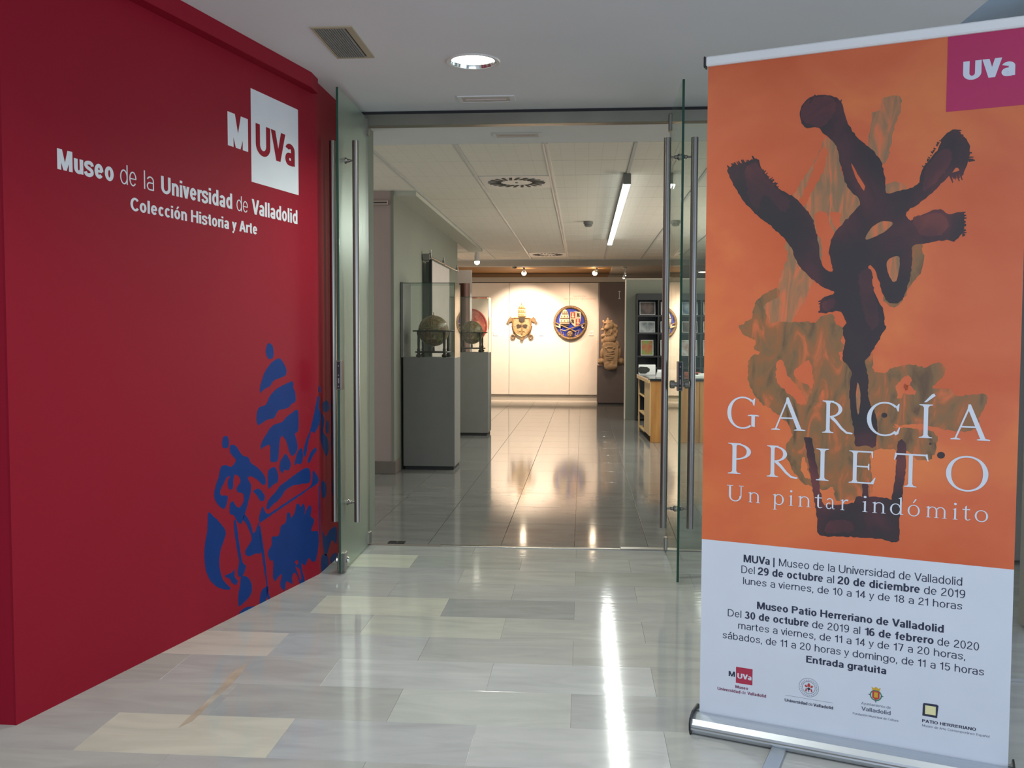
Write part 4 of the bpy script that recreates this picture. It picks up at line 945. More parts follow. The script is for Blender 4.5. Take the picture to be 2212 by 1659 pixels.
# ================================================================== STONE LION
YLp = 17.55
pl = yp(1290.5, 790, YLp); pr_ = yp(1347, 790, YLp)
pz = pl.z
pd = thing('statue_plinth', 'dark grey plinth under the stone lion against the grey wall', 'plinth', (pl.x, YLp, 0))
W_ = .60
MB().bbox(0, W_, 0, .5, .03, pz, .004).build('block', 'wall_dark', pd)
MB().box(.012, W_-.012, .012, .488, 0, .03).build('recessed_foot', 'case_plinth', pd)
K = .1085*YLp/FPX
cxp = yp(1280+350*.1085, 700, YLp+.18)
lion = thing('stone_lion', 'weathered sandstone seated lion holding a carved shield, on the dark plinth', 'statue', (cxp.x, YLp+.20, pz))
def E(x, z, y, rx, rz, ry, rot=None): return ((x-350)*K, y*K, (1385-z)*K), (rx*K, ry*K, rz*K), rot
parts = [E(312, 590, -40, 108, 98, 100), E(330, 620, 30, 135, 120, 90), E(275, 640, -120, 52, 44, 56), E(240, 545, -115, 36, 14, 30), E(322, 545, -115, 36, 14, 30), E(272, 672, -110, 40, 22, 40), E(213, 505, 0, 24, 28, 20), E(372, 500, 0, 26, 26, 20), E(300, 458, -10, 24, 28, 22), E(300, 490, -10, 40, 20, 40),
 E(200, 670, -10, 45, 30, 50), E(455, 600, 10, 55, 40, 50, (0, .6, 0)), E(430, 675, 10, 60, 50, 60), E(215, 790, -30, 60, 42, 60, (0, -.4, 0)), E(445, 790, -20, 50, 50, 60), E(480, 720, 20, 30, 60, 60),
 E(330, 730, 0, 110, 120, 95), E(330, 860, 0, 145, 110, 110), E(350, 1000, 90, 170, 190, 120), E(350, 1200, 110, 185, 190, 150), E(480, 960, 30, 60, 90, 60, (0, -.5, 0)), E(205, 900, 0, 40, 70, 60),
 E(540, 1130, 60, 40, 120, 60), E(195, 1150, 40, 40, 110, 60), E(175, 1300, -60, 66, 66, 110), E(125, 1320, -90, 26, 34, 60), E(560, 1300, -20, 72, 75, 110), E(610, 1320, -20, 30, 50, 70), E(360, 1330, 80, 200, 60, 120)]
for k in range(9):
    parts.append(E(270+12*(k % 5)*2.4, 700+(k//5)*50+10*(k % 2), -98, 10, 45, 18))
sm = MB()
for c, r, ro in parts: sm.ell(c, r, 14, 10, ro)
# shield slab with rolled top and foot
def LP(x, z): return ((x-350)*K, (1385-z)*K)
shp = [LP(*a) for a in [(188, 975), (250, 955), (335, 940), (430, 955), (512, 975), (508, 1100), (500, 1260), (492, 1380), (480, 1445), (430, 1462), (300, 1462), (245, 1440), (225, 1330), (212, 1150)]]
sm.prism(shp, -175*K, -105*K)
sm.ell(((335-350)*K, -140*K, (1385-945)*K), (150*K, 40*K, 28*K), 16, 8); sm.ell(((360-350)*K, -165*K, (1385-1405)*K), (128*K, 55*K, 62*K), 16, 10)
for x, z, rx, rz, ro in ((345, 1015, 60, 12, 0), (345, 1085, 85, 14, .15), (340, 1110, 50, 22, 0), (350, 1150, 90, 12, -.15), (345, 1190, 85, 14, .1), (350, 1225, 75, 14, -.1), (345, 1260, 60, 10, 0), (270, 1040, 25, 14, .5), (420, 1040, 25, 14, -.5), (280, 1370, 40, 70, .7), (400, 1350, 25, 60, -.2)):
    sm.ell(((x-350)*K, -182*K, (1385-z)*K), (rx*K, 20*K, rz*K), 12, 8, (0, ro, 0))
me = sm.mesh('figure', 'sandstone'); fo = link('figure', me, lion)
rm = fo.modifiers.new('r', 'REMESH'); rm.mode = 'VOXEL'; rm.voxel_size = .008
bpy.context.view_layer.update()
me2 = bpy.data.meshes.new_from_object(fo.evaluated_get(bpy.context.evaluated_depsgraph_get())); fo.modifiers.clear(); fo.data = me2
bm = bmesh.new(); bm.from_mesh(me2); bmesh.ops.smooth_vert(bm, verts=bm.verts[:], factor=.5, use_axis_x=True, use_axis_y=True, use_axis_z=True); bm.to_mesh(me2); bm.free()
for pg in me2.polygons: pg.use_smooth = True
# the foot of the shield hangs over the plinth edge: keep the plinth clear of it
lion.location.y = YLp+.098
for x in (245, 340): MB().ell(((x-350)*K, -112*K, (1385-558)*K), (15*K, 12*K, 10*K), 10, 6).build('eye', 'dark_bronze', lion, smooth=True)

# ================================================================== READING ROOM: SHELVES, COUNTER
YB = YP-.30
bA = yp(1377, 634, YB); XB0 = bA.x; ZB = bA.z
bk = thing('display_shelves', 'black grid of display shelves with framed pictures behind the wooden counter', 'shelves', (XB0, YB, 0))
ncol, cw = 7, None
cw = (yp(1423, 640, YB).x-XB0)
Wb = cw*ncol
rows = [ZB, yp(1400, 680, YB).z, yp(1400, 718, YB).z, yp(1400, 768, YB).z, .82, .42, .05]
MB().bbox(0, Wb, .26, .28, 0, ZB, .002).build('back_panel', 'shelf_black', bk)
for j in range(ncol+1): MB().bbox(j*cw-.012, j*cw+.012, 0, .26, 0, ZB, .002).build('upright', 'shelf_black', bk)
for zz in rows:
    MB().bbox(0, Wb, .002, .26, zz-.03, zz, .002).build('shelf', 'shelf_black', bk)
MB().bbox(0, Wb, -.004, .0, ZB-.10, ZB, .002).build('fascia', 'shelf_black', bk)
PICS = [('3A3030', '6A5850'), ('9AA0A2', '50565A'), ('6E8A3A', 'B03A2A'), ('A8A49C', '6A6660'), ('8C6A3C', 'B0B0A0'), ('B8B4B4', '8A5A4A'), ('44607A', 'A0A8AC')]
for i, (a, b) in enumerate(PICS): blend_mat('picture_%s' % 'abcdefg'[i], [(.38, a), (.6, b)], 7, (1, 1, 1), dist=.2, detail=3)
pnames = ['dark landscape print', 'grey print of a statue', 'green and red print', 'pale grey print', 'ochre field print', 'pale sketch print', 'blue grey print']
rowname = ['top', 'second', 'third']; colname = ['first', 'second', 'third', 'fourth', 'fifth', 'sixth', 'seventh']
rowz = [rows[1], rows[2], rows[3]]
seq = [[0, 3, 6, 4, 5, 1, 2], [1, 6, 0, 4, 3, 2, 5], [2, 3, 5, 5, 1, 0, 4]]
for r in range(3):
    for j in range(ncol):
        k = seq[r][j]; hh = min((rows[r]-rows[r+1])-.10, .235) if r else .20; ww = .235 if k not in (2,) else .19
        if (r, j) == (0, 4): ww = .26
        xx = XB0+j*cw+cw/2
        o = thing('picture', '%s leaning on the %s shelf, %s column from the left' % (pnames[k], rowname[r], colname[j]), 'picture', (xx, YB+.08, rowz[r]), group='pictures standing on the black shelves')
        MB().add([(-ww/2, 0, 0), (ww/2, 0, 0), (ww/2, .05, hh), (-ww/2, .05, hh), (-ww/2, .014, 0), (ww/2, .014, 0), (ww/2, .064, hh), (-ww/2, .064, hh)], [(0, 1, 2, 3), (7, 6, 5, 4), (0, 4, 5, 1), (1, 5, 6, 2), (2, 6, 7, 3), (3, 7, 4, 0)]).build('board', 'paper_white', o)
        ty = .05/hh
        b = .008
        MB().add([(-ww/2+b, b*ty-.002, b), (ww/2-b, b*ty-.002, b), (ww/2-b, (hh-b)*ty-.002, hh-b), (-ww/2+b, (hh-b)*ty-.002, hh-b)], [(0, 1, 2, 3)]).build('image', 'picture_%s' % 'abcdefg'[k], o)

# counter
dA = zp(1402, 956); dz = yp(1405, 818, dA.y).z
back = yp(1375, 807, dA.y+1.35)
ct = thing('counter', 'wooden counter with a black top and open shelves on its left end', 'counter', (dA.x, dA.y, 0), rz=0.035)
Lc = 1.45
MB().bbox(-.02, 2.4, -.02, Lc+.02, dz-.03, dz, .004).build('worktop', 'black_lacquer', ct)
nb = 4
for i in range(nb):
    MB().bbox(.012+i*.59, .598+i*.59, 0, .02, .0, dz-.031, .002).build('front_panel', 'oak', ct)
MB().bbox(0, .02, 0, .62, 0.08, dz-.031, .002).build('corner_panel', 'light_oak', ct)
MB().bbox(0, .02, Lc-.06, Lc, 0, dz-.031, .002).build('corner_panel', 'light_oak', ct)
MB().bbox(-.022, .0, -.022, Lc, dz-.055, dz-.012, .002).build('edge_band', 'light_oak', ct)
MB().bbox(.36, .38, .02, Lc, 0, dz-.031, .002).build('back_board', 'walnut', ct)
for zz in (.06, .27, .50): MB().bbox(.004, .36, .62, Lc-.06, zz, zz+.018, .002).build('shelf', 'light_oak', ct)
MB().box(.05, 2.3, .03, .05, 0, .06).build('kickboard', 'case_plinth', ct)
MB().bbox(.38, 2.38, Lc-.02, Lc, .0, dz-.031, .002).build('rear_panel', 'oak', ct)
def on_counter(px, py, hy): return zp(px, py, dz)
p = zp(1393, 809, dz)
o = thing('display_box', 'white box with a dark oval print standing on the counter, left of the papers', 'box', (p.x+.02, 12.35, dz), rz=.03)
MB().bbox(-.11, .11, 0, .05, 0, .135, .003).build('card', 'paper_white', o)
MB().prism([(-.12, .05), (-.09, .02), (-.02, .02), (.03, .05), (.035, .08), (.0, .105), (-.09, .11), (-.12, .09)], -.006, 0).build('dark_object', 'vent_dark', o)
o = thing('paper_stack', 'stack of white leaflets on the counter, left of the door handles', 'paper', (zp(1422, 808, dz).x+.05, 11.75, dz), rz=-.03)
for k in range(5): MB().bbox(-.15+.004*k, .15+.003*k, 0, .21, .012*k, .012*k+.011, .001).build('leaflet_bundle', 'paper_white', o)
MB().bbox(-.13, .16, .02, .2, .06, .085, .001).build('leaflet_bundle', 'paper_white', o)
o = thing('desk_papers', 'white papers and tray on the counter beside the banner edge', 'paper', (zp(1512, 815, dz).x, 11.4, dz), rz=.05)
MB().bbox(-.13, .3, 0, .22, 0, .035, .003).build('tray', 'paper_white', o); MB().bbox(-.03, .12, .02, .18, .035, .055, .002).build('sheet_pile', 'paper_white', o)
mat('book_ochre', 'B08A3A', .6); mat('book_teal', '274A52', .6); mat('book_rust', '8A3E2C', .6); mat('book_black', '1E2024', .5)
for px_, c_, lab, wd_, hz in ((1484, 'book_rust', 'rust coloured book lying on the counter behind the right handle', .10, .05), (1506, 'book_ochre', 'ochre book lying on the counter behind the white papers', .12, .03), (1519, 'book_teal', 'dark teal book standing on the counter next to the banner edge', .08, .10)):
    p = zp(px_, 808, dz)
    o = thing('book', lab, 'book', (p.x, 12.1, dz), group='books on the counter')
    MB().bbox(-wd_, wd_, -.07, .07, 0, hz, .002).build('cover', c_, o); MB().bbox(-wd_+.004, wd_+.001, -.066, .066, .004, hz-.004, .001).build('pages', 'paper_white', o)
# ================================================================== ROLL-UP BANNER
WORLD_L = CP+Vector((CF.x, CF.y, 0)).normalized()*0
def camxz(px, depth):
    d = ray(px, 728); hd_ = Vector((d.x, d.y)); f2 = Vector((CF.x, CF.y)).normalized()
    return hd_*(depth/hd_.dot(f2))
bl = camxz(1522, 2.95); br = camxz(2206, 2.565)
FB = Frame((bl.x, bl.y), (br.x, br.y))
WB = FB.len
bn = thing('roll_up_banner', 'tall orange and white roll-up exhibition banner on the marble floor at right', 'banner', (FB.o.x, FB.o.y, 0), rz=FB.ang)
tl_ = FB.uv(1533, 143)[1]; tr_ = FB.uv(2205, 62)[1]; zt_b = (tl_+tr_)/2
zbo = (FB.uv(1517, 1163)[1]+FB.uv(2190, 1232)[1])/2
ZB0 = .045
print('banner', WB, zt_b, zbo, tl_, tr_, FB.uv(1515, 1543))
MB().box(0, WB, 0, .0012, ZB0, zt_b+.01).build('sheet', 'banner_white', bn)
flat([[(0, zbo), (WB, zbo), (WB, zt_b), (0, zt_b)]], 'painted_ground', 'paint_orange', bn, -.0006)
TR = .03
tr = MB().bbox(-.006, WB+.006, -.012, .014, zt_b, zt_b+TR, .004).build('top_rail', 'paper_white', bn)
MB().bbox(-.012, -.006, -.013, .015, zt_b-.004, zt_b+TR+.001, .002).build('end_cap', 'black_plastic', tr); MB().bbox(WB+.006, WB+.012, -.013, .015, zt_b-.004, zt_b+TR+.001, .002).build('end_cap', 'black_plastic', tr)
MB().cyl((WB/2, .05, .05), (WB/2, .02, zt_b), .012, n=12).build('support_pole', 'aluminium', bn, smooth=True)
# cassette
prof = [(a_, (b_-.012)*.8+.004) for a_, b_ in [(-.052, .012), (-.062, .03), (-.060, .05), (-.048, .068), (-.02, .078), (-.006, .080), (-.006, .070), (.006, .070), (.006, .080), (.03, .076), (.055, .055), (.062, .03), (.055, .012)]]
MB().prism(prof, -.012, WB+.012, 'x').build('cassette', 'aluminium', bn)
MB().box(-.012, WB+.012, -.0632, -.060, .024, .027).build('cassette_groove', 'case_grey', bn)
cap = [(a*1.06, .001+(b)*.82) for a, b in [(-.055, .0), (-.064, .02), (-.066, .045), (-.058, .068), (-.03, .084), (.03, .084), (.06, .06), (.066, .03), (.055, .0)]]
for a, b in ((-.017, -.012), (WB+.012, WB+.017)): MB().prism(cap, a, b, 'x').build('end_plate', 'black_plastic', bn)
for xx in (.262, WB-.2):
    MB().bbox(xx-.022, xx+.022, -.30, -.05, .002, .012, .002).build('foot', 'aluminium', bn)
    MB().bbox(xx-.018, xx+.018, .05, .22, .002, .012, .002).build('foot', 'aluminium', bn)
# painting
S1 = .4582; Sx = 712/2212
def b1(pts): return [FB.uv(1500+x*S1, y*S1) for x, y in pts]
def b2(pts): return [FB.uv(1500+x*Sx, 700+y*Sx) for x, y in pts]
OL = [
 ('paint_olive_soft', b1([(880,470),(925,452),(970,455),(972,520),(945,590),(925,690),(915,740),(895,775),(860,740),(820,690),(830,600),(838,530),(870,520)])),
 ('paint_olive_soft', b1([(610,655),(668,670),(690,760),(700,820),(760,900),(780,960),(720,1040),(690,1120),(650,1080),(615,1000),(570,1010),(575,1080),(600,1160),(600,1260),(560,1330),(520,1420),(470,1500),(430,1560),(330,1560),(300,1480),(330,1400),(390,1360),(410,1290),(440,1200),(430,1150),(500,1010),(460,940),(540,800),(580,740)])),
 ('paint_olive', b1([(390,1360),(330,1385),(285,1430),(272,1500),(240,1515),(235,1570),(290,1610),(310,1660),(680,1660),(670,1560),(650,1480),(590,1500),(570,1540),(590,1590),(560,1575),(500,1550),(430,1560),(380,1600),(340,1560),(350,1500),(330,1440),(400,1400)])),
 ('paint_olive', b1([(1070,1130),(1075,1260),(1030,1330),(960,1440),(920,1445),(890,1400),(980,1300),(1020,1160)])),
 ('paint_olive_soft', b1([(905,870),(950,855),(1000,885),(960,915),(905,905)])),
 ('paint_olive', b2([(335,0),(345,80),(420,105),(440,190),(375,225),(358,320),(370,400),(420,500),(520,580),(610,650),(660,740),(620,800),(615,880),(650,960),(720,1060),(860,1115),(930,1095),(950,1180),(1050,1185),(1180,1150),(1190,1000),(1190,860),(1300,840),(1440,860),(1480,900),(1560,915),(1620,850),(1610,730),(1480,700),(1330,690),(1480,670),(1600,690),(1760,720),(1890,700),(1920,600),(1970,500),(1930,465),(1760,480),(1720,440),(1600,430),(1650,370),(1690,300),(1640,255),(1560,290),(1440,270),(1310,300),(1280,330),(1200,300),(1190,180),(1080,200),(990,250),(970,150),(950,0)])),
]
for i, (m_, p_) in enumerate(OL): flat([rag(p_, .005, .012, i)], 'brown_stroke', m_, bn, -.0010-.00003*i)
for i, p_ in enumerate([b2([(700,290),(770,240),(790,330),(795,430),(740,400),(680,360),(670,310)]), b2([(560,250),(590,240),(620,330),(700,430),(745,500),(720,545),(640,470),(560,400),(545,330)]), b2([(1370,390),(1430,340),(1460,380),(1400,470),(1370,500),(1350,430)]), b2([(1410,400),(1490,450),(1480,475),(1420,470)]), b2([(1340,670),(1480,690),(1600,700),(1590,712),(1480,702),(1350,684)]), b2([(850,480),(870,440),(870,520)]), b2([(730,890),(760,960),(770,1040),(720,990)]), b1([(600,700),(630,720),(600,820),(540,930),(500,1000),(490,960),(540,850)]), b1([(640,1000),(690,1010),(680,1080),(655,1060)])]):
    flat([rag(p_, .005, .01, 40+i)], 'ground_patch', 'paint_orange', bn, -.0013)
DK = [
 b1([(500,560),(505,500),(560,455),(640,450),(690,480),(720,570),(760,640),(830,700),(880,760),(900,850),(905,910),(960,900),(1050,870),(1080,790),(1150,700),(1170,650),(1230,610),(1265,640),(1300,690),(1290,760),(1260,830),(1240,790),(1200,830),(1130,900),(1060,960),(1000,1000),(1020,1040),(1080,1010),(1160,985),(1200,1010),(1265,1000),(1270,1080),(1225,1140),(1190,1130),(1080,1150),(1030,1160),(1025,1250),(1000,1370),(960,1430),(910,1420),(880,1360),(850,1270),(820,1255),(850,1380),(890,1460),(895,1540),(860,1620),(800,1700),(700,1700),(720,1560),(690,1470),(600,1475),(600,1410),(660,1380),(600,1350),(500,1260),(450,1160),(400,1100),(280,1000),(220,930),(180,860),(155,800),(200,780),(295,750),(320,800),(400,890),(470,930),(550,1020),(580,1120),(600,1240),(650,1280),(635,1180),(660,1100),(740,1010),(780,950),(720,880),(690,780),(670,690),(600,620),(580,600),(520,600)]),
 b2([(1015,0),(1270,0),(1255,70),(1190,160),(1145,240),(1165,360),(1170,500),(1225,640),(1215,820),(1150,815),(1085,820),(1070,720),(1045,530),(1045,380),(1055,320),(1000,230),(1010,130)]),
 b2([(735,760),(785,765),(800,830),(830,1000),(860,1195),(900,1210),(1070,1200),(1085,1160),(1290,1165),(1320,1180),(1350,990),(1365,790),(1410,790),(1420,870),(1415,980),(1395,1150),(1375,1340),(1365,1460),(1230,1440),(1000,1425),(840,1415),(825,1320),(800,1150),(765,930),(745,800)]),
 b2([(1130,1060),(1160,1060),(1170,1180),(1130,1180)]),
]
for i, p_ in enumerate(DK): flat([rag(p_, .003, .012, 60+i)], 'dark_stroke', 'paint_dark', bn, -.0016-.00003*i)
def bristles(a, b, dx, dy, n, seed):
    r = random.Random(seed); P_ = []
    for k in range(n):
        t = (k+r.random())/n; L = r.uniform(.25, 1.0); x = a[0]+(b[0]-a[0])*t; y = a[1]+(b[1]-a[1])*t; w_ = r.uniform(3, 8)
        ux, uy = (b[0]-a[0]), (b[1]-a[1]); m_ = math.hypot(ux, uy); ux /= m_; uy /= m_
        P_.append(b1([(x-ux*w_-dx*.3, y-uy*w_-dy*.3), (x+ux*w_-dx*.3, y+uy*w_-dy*.3), (x+dx*L+ux*w_*.5, y+dy*L+uy*w_*.5), (x+dx*L-ux*w_*.3, y+dy*L-uy*w_*.3)]))
    return P_
for i, (a_, b_, dx_, dy_, n_) in enumerate((((158, 800), (298, 752), -12, -22, 18), ((1235, 615), (1300, 760), 26, -2, 18), ((1200, 830), (1255, 815), 12, 36, 9), ((1268, 1000), (1268, 1110), 16, -3, 12), ((502, 560), (560, 458), -10, -5, 14), ((560, 455), (690, 480), 4, -12, 14), ((600, 1412), (600, 1474), -18, 4, 9), ((320, 800), (400, 890), 12, -10, 9), ((1080, 790), (1160, 660), -9, -6, 12))):
    flat(bristles(a_, b_, dx_, dy_, n_, i), 'bristle_marks', 'paint_dark', bn, -.0017, 1.2e-5)
MR = [b1([(505,560),(512,500),(562,458),(638,455),(668,500),(640,560),(600,600),(555,590)]), b1([(240,800),(295,765),(330,830),(400,900),(450,950),(420,1000),(330,920),(300,990),(260,940)]), b1([(1090,800),(1150,720),(1200,700),(1210,760),(1150,850),(1080,900)]), b1([(1030,1030),(1100,1010),(1170,1010),(1200,1060),(1150,1110),(1080,1110),(1050,1080)]), b1([(780,1290),(830,1270),(850,1390),(870,1500),(840,1560),(800,1480),(780,1380)]), b2([(900,1330),(1040,1320),(1060,1390),(960,1400),(880,1395)]), b1([(610,1420),(655,1405),(660,1450),(615,1465)])]
for i, p_ in enumerate(MR): flat([rag(p_, .005, .01, 80+i)], 'maroon_stroke', 'paint_maroon', bn, -.0020)
for p_ in [b1([(740,770),(775,830),(805,880),(800,900),(765,845)])]: flat([rag(p_, .001)], 'ground_patch', 'paint_orange', bn, -.0022)
for p_ in [b1([(830,1080),(880,1045),(935,1050),(900,1090),(810,1130)]), b1([(910,1230),(965,1210),(960,1300),(940,1330),(915,1290)]), b2([(1095,390),(1115,480),(1100,610),(1085,500)])]: flat([rag(p_, .001)], 'grey_patch', 'paint_olive_soft', bn, -.0022)
for (x, y), r_ in (((1655, 880), 27), ((1275, 612), 20), ((1583, 803), 9)):
    flat([b2([(x+r_*math.cos(t*.5236), y+r_*math.sin(t*.5236)*.85) for t in range(12)])], 'paint_drop', 'paint_dark', bn, -.0022)
# magenta corner
ua = (FB.uv(2047.5, 78)[0]+FB.uv(2044, 242)[0])/2; va = FB.uv(2044, 242)[1]
flat([[(ua, va), (WB, va), (WB, zt_b), (ua, zt_b)]], 'magenta_corner', 'magenta', bn, -.0024)
a = FB.uv(2080, 172); b = FB.uv(2192.5, 164); t = FB.uv(2080, 132)
text_on(bn, 'UVa', a[0], b[0], (a[1]+b[1])/2, t[1]-a[1], 'banner_white', -.0030, .25)

# serif capitals drawn as pen strokes; unit cap height 1
def bowl(cx, cy, rx, ry, a0, a1, thin, thick, n=26):
    O = []; I = []
    for i in range(n+1):
        t = math.radians(a0+(a1-a0)*i/n); wv = thin+(thick-thin)*abs(math.cos(t))**1.6
        O.append((cx+rx*math.cos(t), cy+ry*math.sin(t))); I.append((cx+(rx-wv)*math.cos(t), cy+(ry-thin-(wv-thin)*.15)*math.sin(t)))
    return [[O[i], O[i+1], I[i+1], I[i]] for i in range(n)]
def stem(x, w_, y0=0, y1=1, sb=.12, st=.12):
    P_ = [[(x-w_/2, y0), (x+w_/2, y0), (x+w_/2, y1), (x-w_/2, y1)]]
    for yy, d, e in ((y0, 1, sb), (y1, -1, st)):
        if e: P_.append([(x-w_/2-e, yy), (x+w_/2+e, yy), (x+w_/2+e, yy+d*.022), (x+w_/2+.03, yy+d*.045), (x+w_/2, yy+d*.10), (x-w_/2, yy+d*.10), (x-w_/2-.03, yy+d*.045), (x-w_/2-e, yy+d*.022)])
    return P_
T, k_ = .115, .045
G = {}
G['I'] = stem(.22, T)
G['Í'] = stem(.22, T)+[[(.16, 1.06), (.22, 1.06), (.46, 1.26), (.42, 1.33), (.36, 1.30)]]
G['P'] = stem(.2, T)+bowl(.2, .73, .46, .27, -90, 90, k_, .12)
G['R'] = stem(.2, T)+bowl(.2, .74, .44, .26, -90, 90, k_, .12)+[strk([(.30, .50), (.45, .36), (.62, .16), (.78, .03), (.95, 0.01)], .10, .05), [(.70, .08), (.80, .0), (.97, .0), (.97, .025)]]
G['E'] = stem(.2, T)+[[(.2, .955), (.68, .955), (.70, .80), (.73, .80), (.73, 1), (.2, 1)], [(.2, .50), (.58, .50), (.60, .42), (.63, .42), (.63, .62), (.60, .62), (.58, .545), (.2, .545)], [(.2, 0), (.76, 0), (.82, .20), (.79, .20), (.68, .05), (.2, .045)]]
G['T'] = stem(.45, T, st=0)+[[(.0, .95), (.92, .95), (.92, 1), (0, 1)], [(.0, 1), (-.03, .80), (.0, .80), (.06, .95)], [(.92, 1), (.95, .80), (.92, .80), (.86, .95)], [(-.01, .97), (.02, 1.03), (.04, 1), (.03, .95)], [(.93, .97), (.90, 1.03), (.88, 1), (.89, .95)]]
G['A'] = [[(.06, 0), (.11, 0), (.46, .93), (.46, 1.02), (.44, 1.02)], [(.42, 1.04), (.48, 1.04), (.90, 0), (.76, 0), (.40, .93)], [(.24, .36), (.66, .36), (.66, .405), (.24, .405)], [(-.03, 0), (.23, 0), (.23, .025), (.14, .05), (.08, .05), (-.03, .025)], [(.66, 0), (1.0, 0), (1.0, .025), (.90, .05), (.76, .05), (.66, .025)]]
G['C'] = bowl(.5, .5, .5, .52, 48, 312, .05, .125)+[[(.80, .86), (.87, .97), (.90, .97), (.88, .74), (.85, .74)], [(.76, .07), (.84, .14), (.90, .27), (.93, .26), (.88, .06), (.80, .02)]]
G['G'] = bowl(.48, .5, .48, .52, 50, 305, .05, .125)+[[(.76, .07), (.86, .05), (.86, .42), (.75, .42), (.75, .10)], [(.64, .40), (.98, .40), (.98, .425), (.90, .45), (.72, .45), (.64, .425)], [(.76, .88), (.83, .97), (.86, .97), (.84, .74), (.81, .74)]]
G['O'] = bowl(.5, .5, .5, .525, 0, 360, .05, .125, 44)
x_ = .66
G['U'] = [[(.12, .95), (.24, .95), (.24, .35), (.12, .35)], [(.80, .95), (.86, .95), (.86, .35), (.80, .35)]]+bowl(.49, .36, .37, .38, 180, 360, .06, .115)+[[(0, .96), (.36, .96), (.36, 1), (0, 1)], [(.70, .96), (.98, .96), (.98, 1), (.70, 1)]]
def lstem(x, y0, y1, e=.07, top=True):
    P_ = [[(x-.045, y0), (x+.045, y0), (x+.045, y1), (x-.045, y1-.03)], [(x-.045-e, y0), (x+.045+e, y0), (x+.045+e, y0+.03), (x-.045-e, y0+.03)]]
    if top: P_.append([(x-.045-.09, y1-.07), (x-.045, y1-.10), (x+.045, y1), (x+.02, y1)])
    return P_
G['n'] = lstem(.17, 0, x_)+lstem(.62, 0, .42, top=False)+bowl(.40, .40, .265, .25, 0, 150, .05, .09)
G['m'] = lstem(.17, 0, x_)+lstem(.60, 0, .42, top=False)+lstem(1.03, 0, .42, top=False)+bowl(.39, .40, .255, .25, 0, 150, .05, .09)+bowl(.82, .40, .255, .25, 0, 150, .05, .09)
_dot = [[(.17+.07*math.cos(t*.6283), .90+.07*math.sin(t*.6283)) for t in range(10)]]
G['i'] = lstem(.17, 0, x_)+_dot
G['p'] = lstem(.17, -.33, x_)+bowl(.40, .32, .30, .34, -160, 160, .05, .10)
G['d'] = bowl(.34, .32, .30, .34, 20, 340, .05, .10)+[[(.555, .0), (.645, .03), (.645, 1.05), (.555, 1.02)], [(.46, .95), (.555, .94), (.645, 1.05), (.62, 1.05)], [(.60, 0), (.74, .03), (.74, .06), (.60, .07)]]
G['o'] = bowl(.36, .32, .34, .34, 0, 360, .05, .10, 30)
G['ó'] = G['o']+[[(.30, .78), (.36, .76), (.52, .98), (.45, 1.02)]]
G['t'] = [[(.16, .12), (.25, .08), (.25, .86), (.16, .78)], [(.03, .60), (.42, .60), (.42, x_), (.03, x_)], strk([(.20, .14), (.24, .05), (.32, .02), (.44, .08)], .09, .03)]
G['a'] = [[(.44, .06), (.53, .06), (.53, .44), (.44, .44)], strk([(.48, .10), (.53, .02), (.62, .04)], .07, .03)]+bowl(.30, .44, .23, .22, 0, 150, .05, .09)+bowl(.25, .19, .20, .20, 60, 330, .05, .09)
G['r'] = lstem(.17, 0, x_)+[strk([(.20, .42), (.28, .56), (.38, .63), (.50, .60)], .05, .10)]
def glyph(ch, xl, yb_l, xr_, yb_r, capv, base=None, f=b2):
    a = f([(xl, yb_l)])[0]; b = f([(xr_, yb_r)])[0]
    xs_ = [q[0] for pp_ in G[ch] for q in pp_]; x0_, x1_ = min(xs_), max(xs_); sx = (b[0]-a[0])/(x1_-x0_); bv = base if base is not None else (a[1]+b[1])/2
    return [[(a[0]+(q[0]-x0_)*sx, bv+q[1]*capv) for q in pp_] for pp_ in G[ch]]
cap1 = b2([(870, 512)])[0][1]-b2([(870, 728)])[0][1]
def row(items, y):
    for it in items:
        ch, xl, xr_, yb_l, yb_r, cv = it
        flat(glyph(ch, xl, yb_l, xr_, yb_r, cv), 'lettering', 'banner_white', bn, y, 1.2e-5)
row([('G', 220, 432, 694, 704, cap1), ('A', 517, 745, 708, 718, cap1), ('R', 857, 1062, 728, 738, cap1), ('C', 1155, 1380, 743, 752, cap1), ('Í', 1505, 1612, 762, 768, cap1), ('A', 1718, 1985, 773, 784, cap1)], -.0030)
row([('P', 225, 378, 1003, 1010, cap1), ('R', 485, 692, 1022, 1036, cap1), ('I', 815, 900, 1048, 1052, cap1), ('E', 1035, 1215, 1066, 1074, cap1), ('T', 1335, 1567, 1088, 1100, cap1), ('O', 1685, 1970, 1112, 1125, cap1)], -.0030)
cap3 = b2([(230, 1075)])[0][1]-b2([(230, 1180)])[0][1]
def bl3(x): return 1183+(1330-1183)*(x-218)/(1970-218)
row([(c, a_, b_, bl3(a_), bl3(b_), cap3) for c, a_, b_ in (('U', 218, 330), ('n', 360, 440), ('p', 525, 600), ('i', 633, 662), ('n', 695, 779), ('t', 808, 860), ('a', 882, 942), ('r', 978, 1032), ('i', 1125, 1160), ('n', 1192, 1282), ('d', 1312, 1402), ('ó', 1430, 1512), ('m', 1552, 1693), ('i', 1730, 1765), ('t', 1797, 1852), ('o', 1880, 1970))], -.0030)

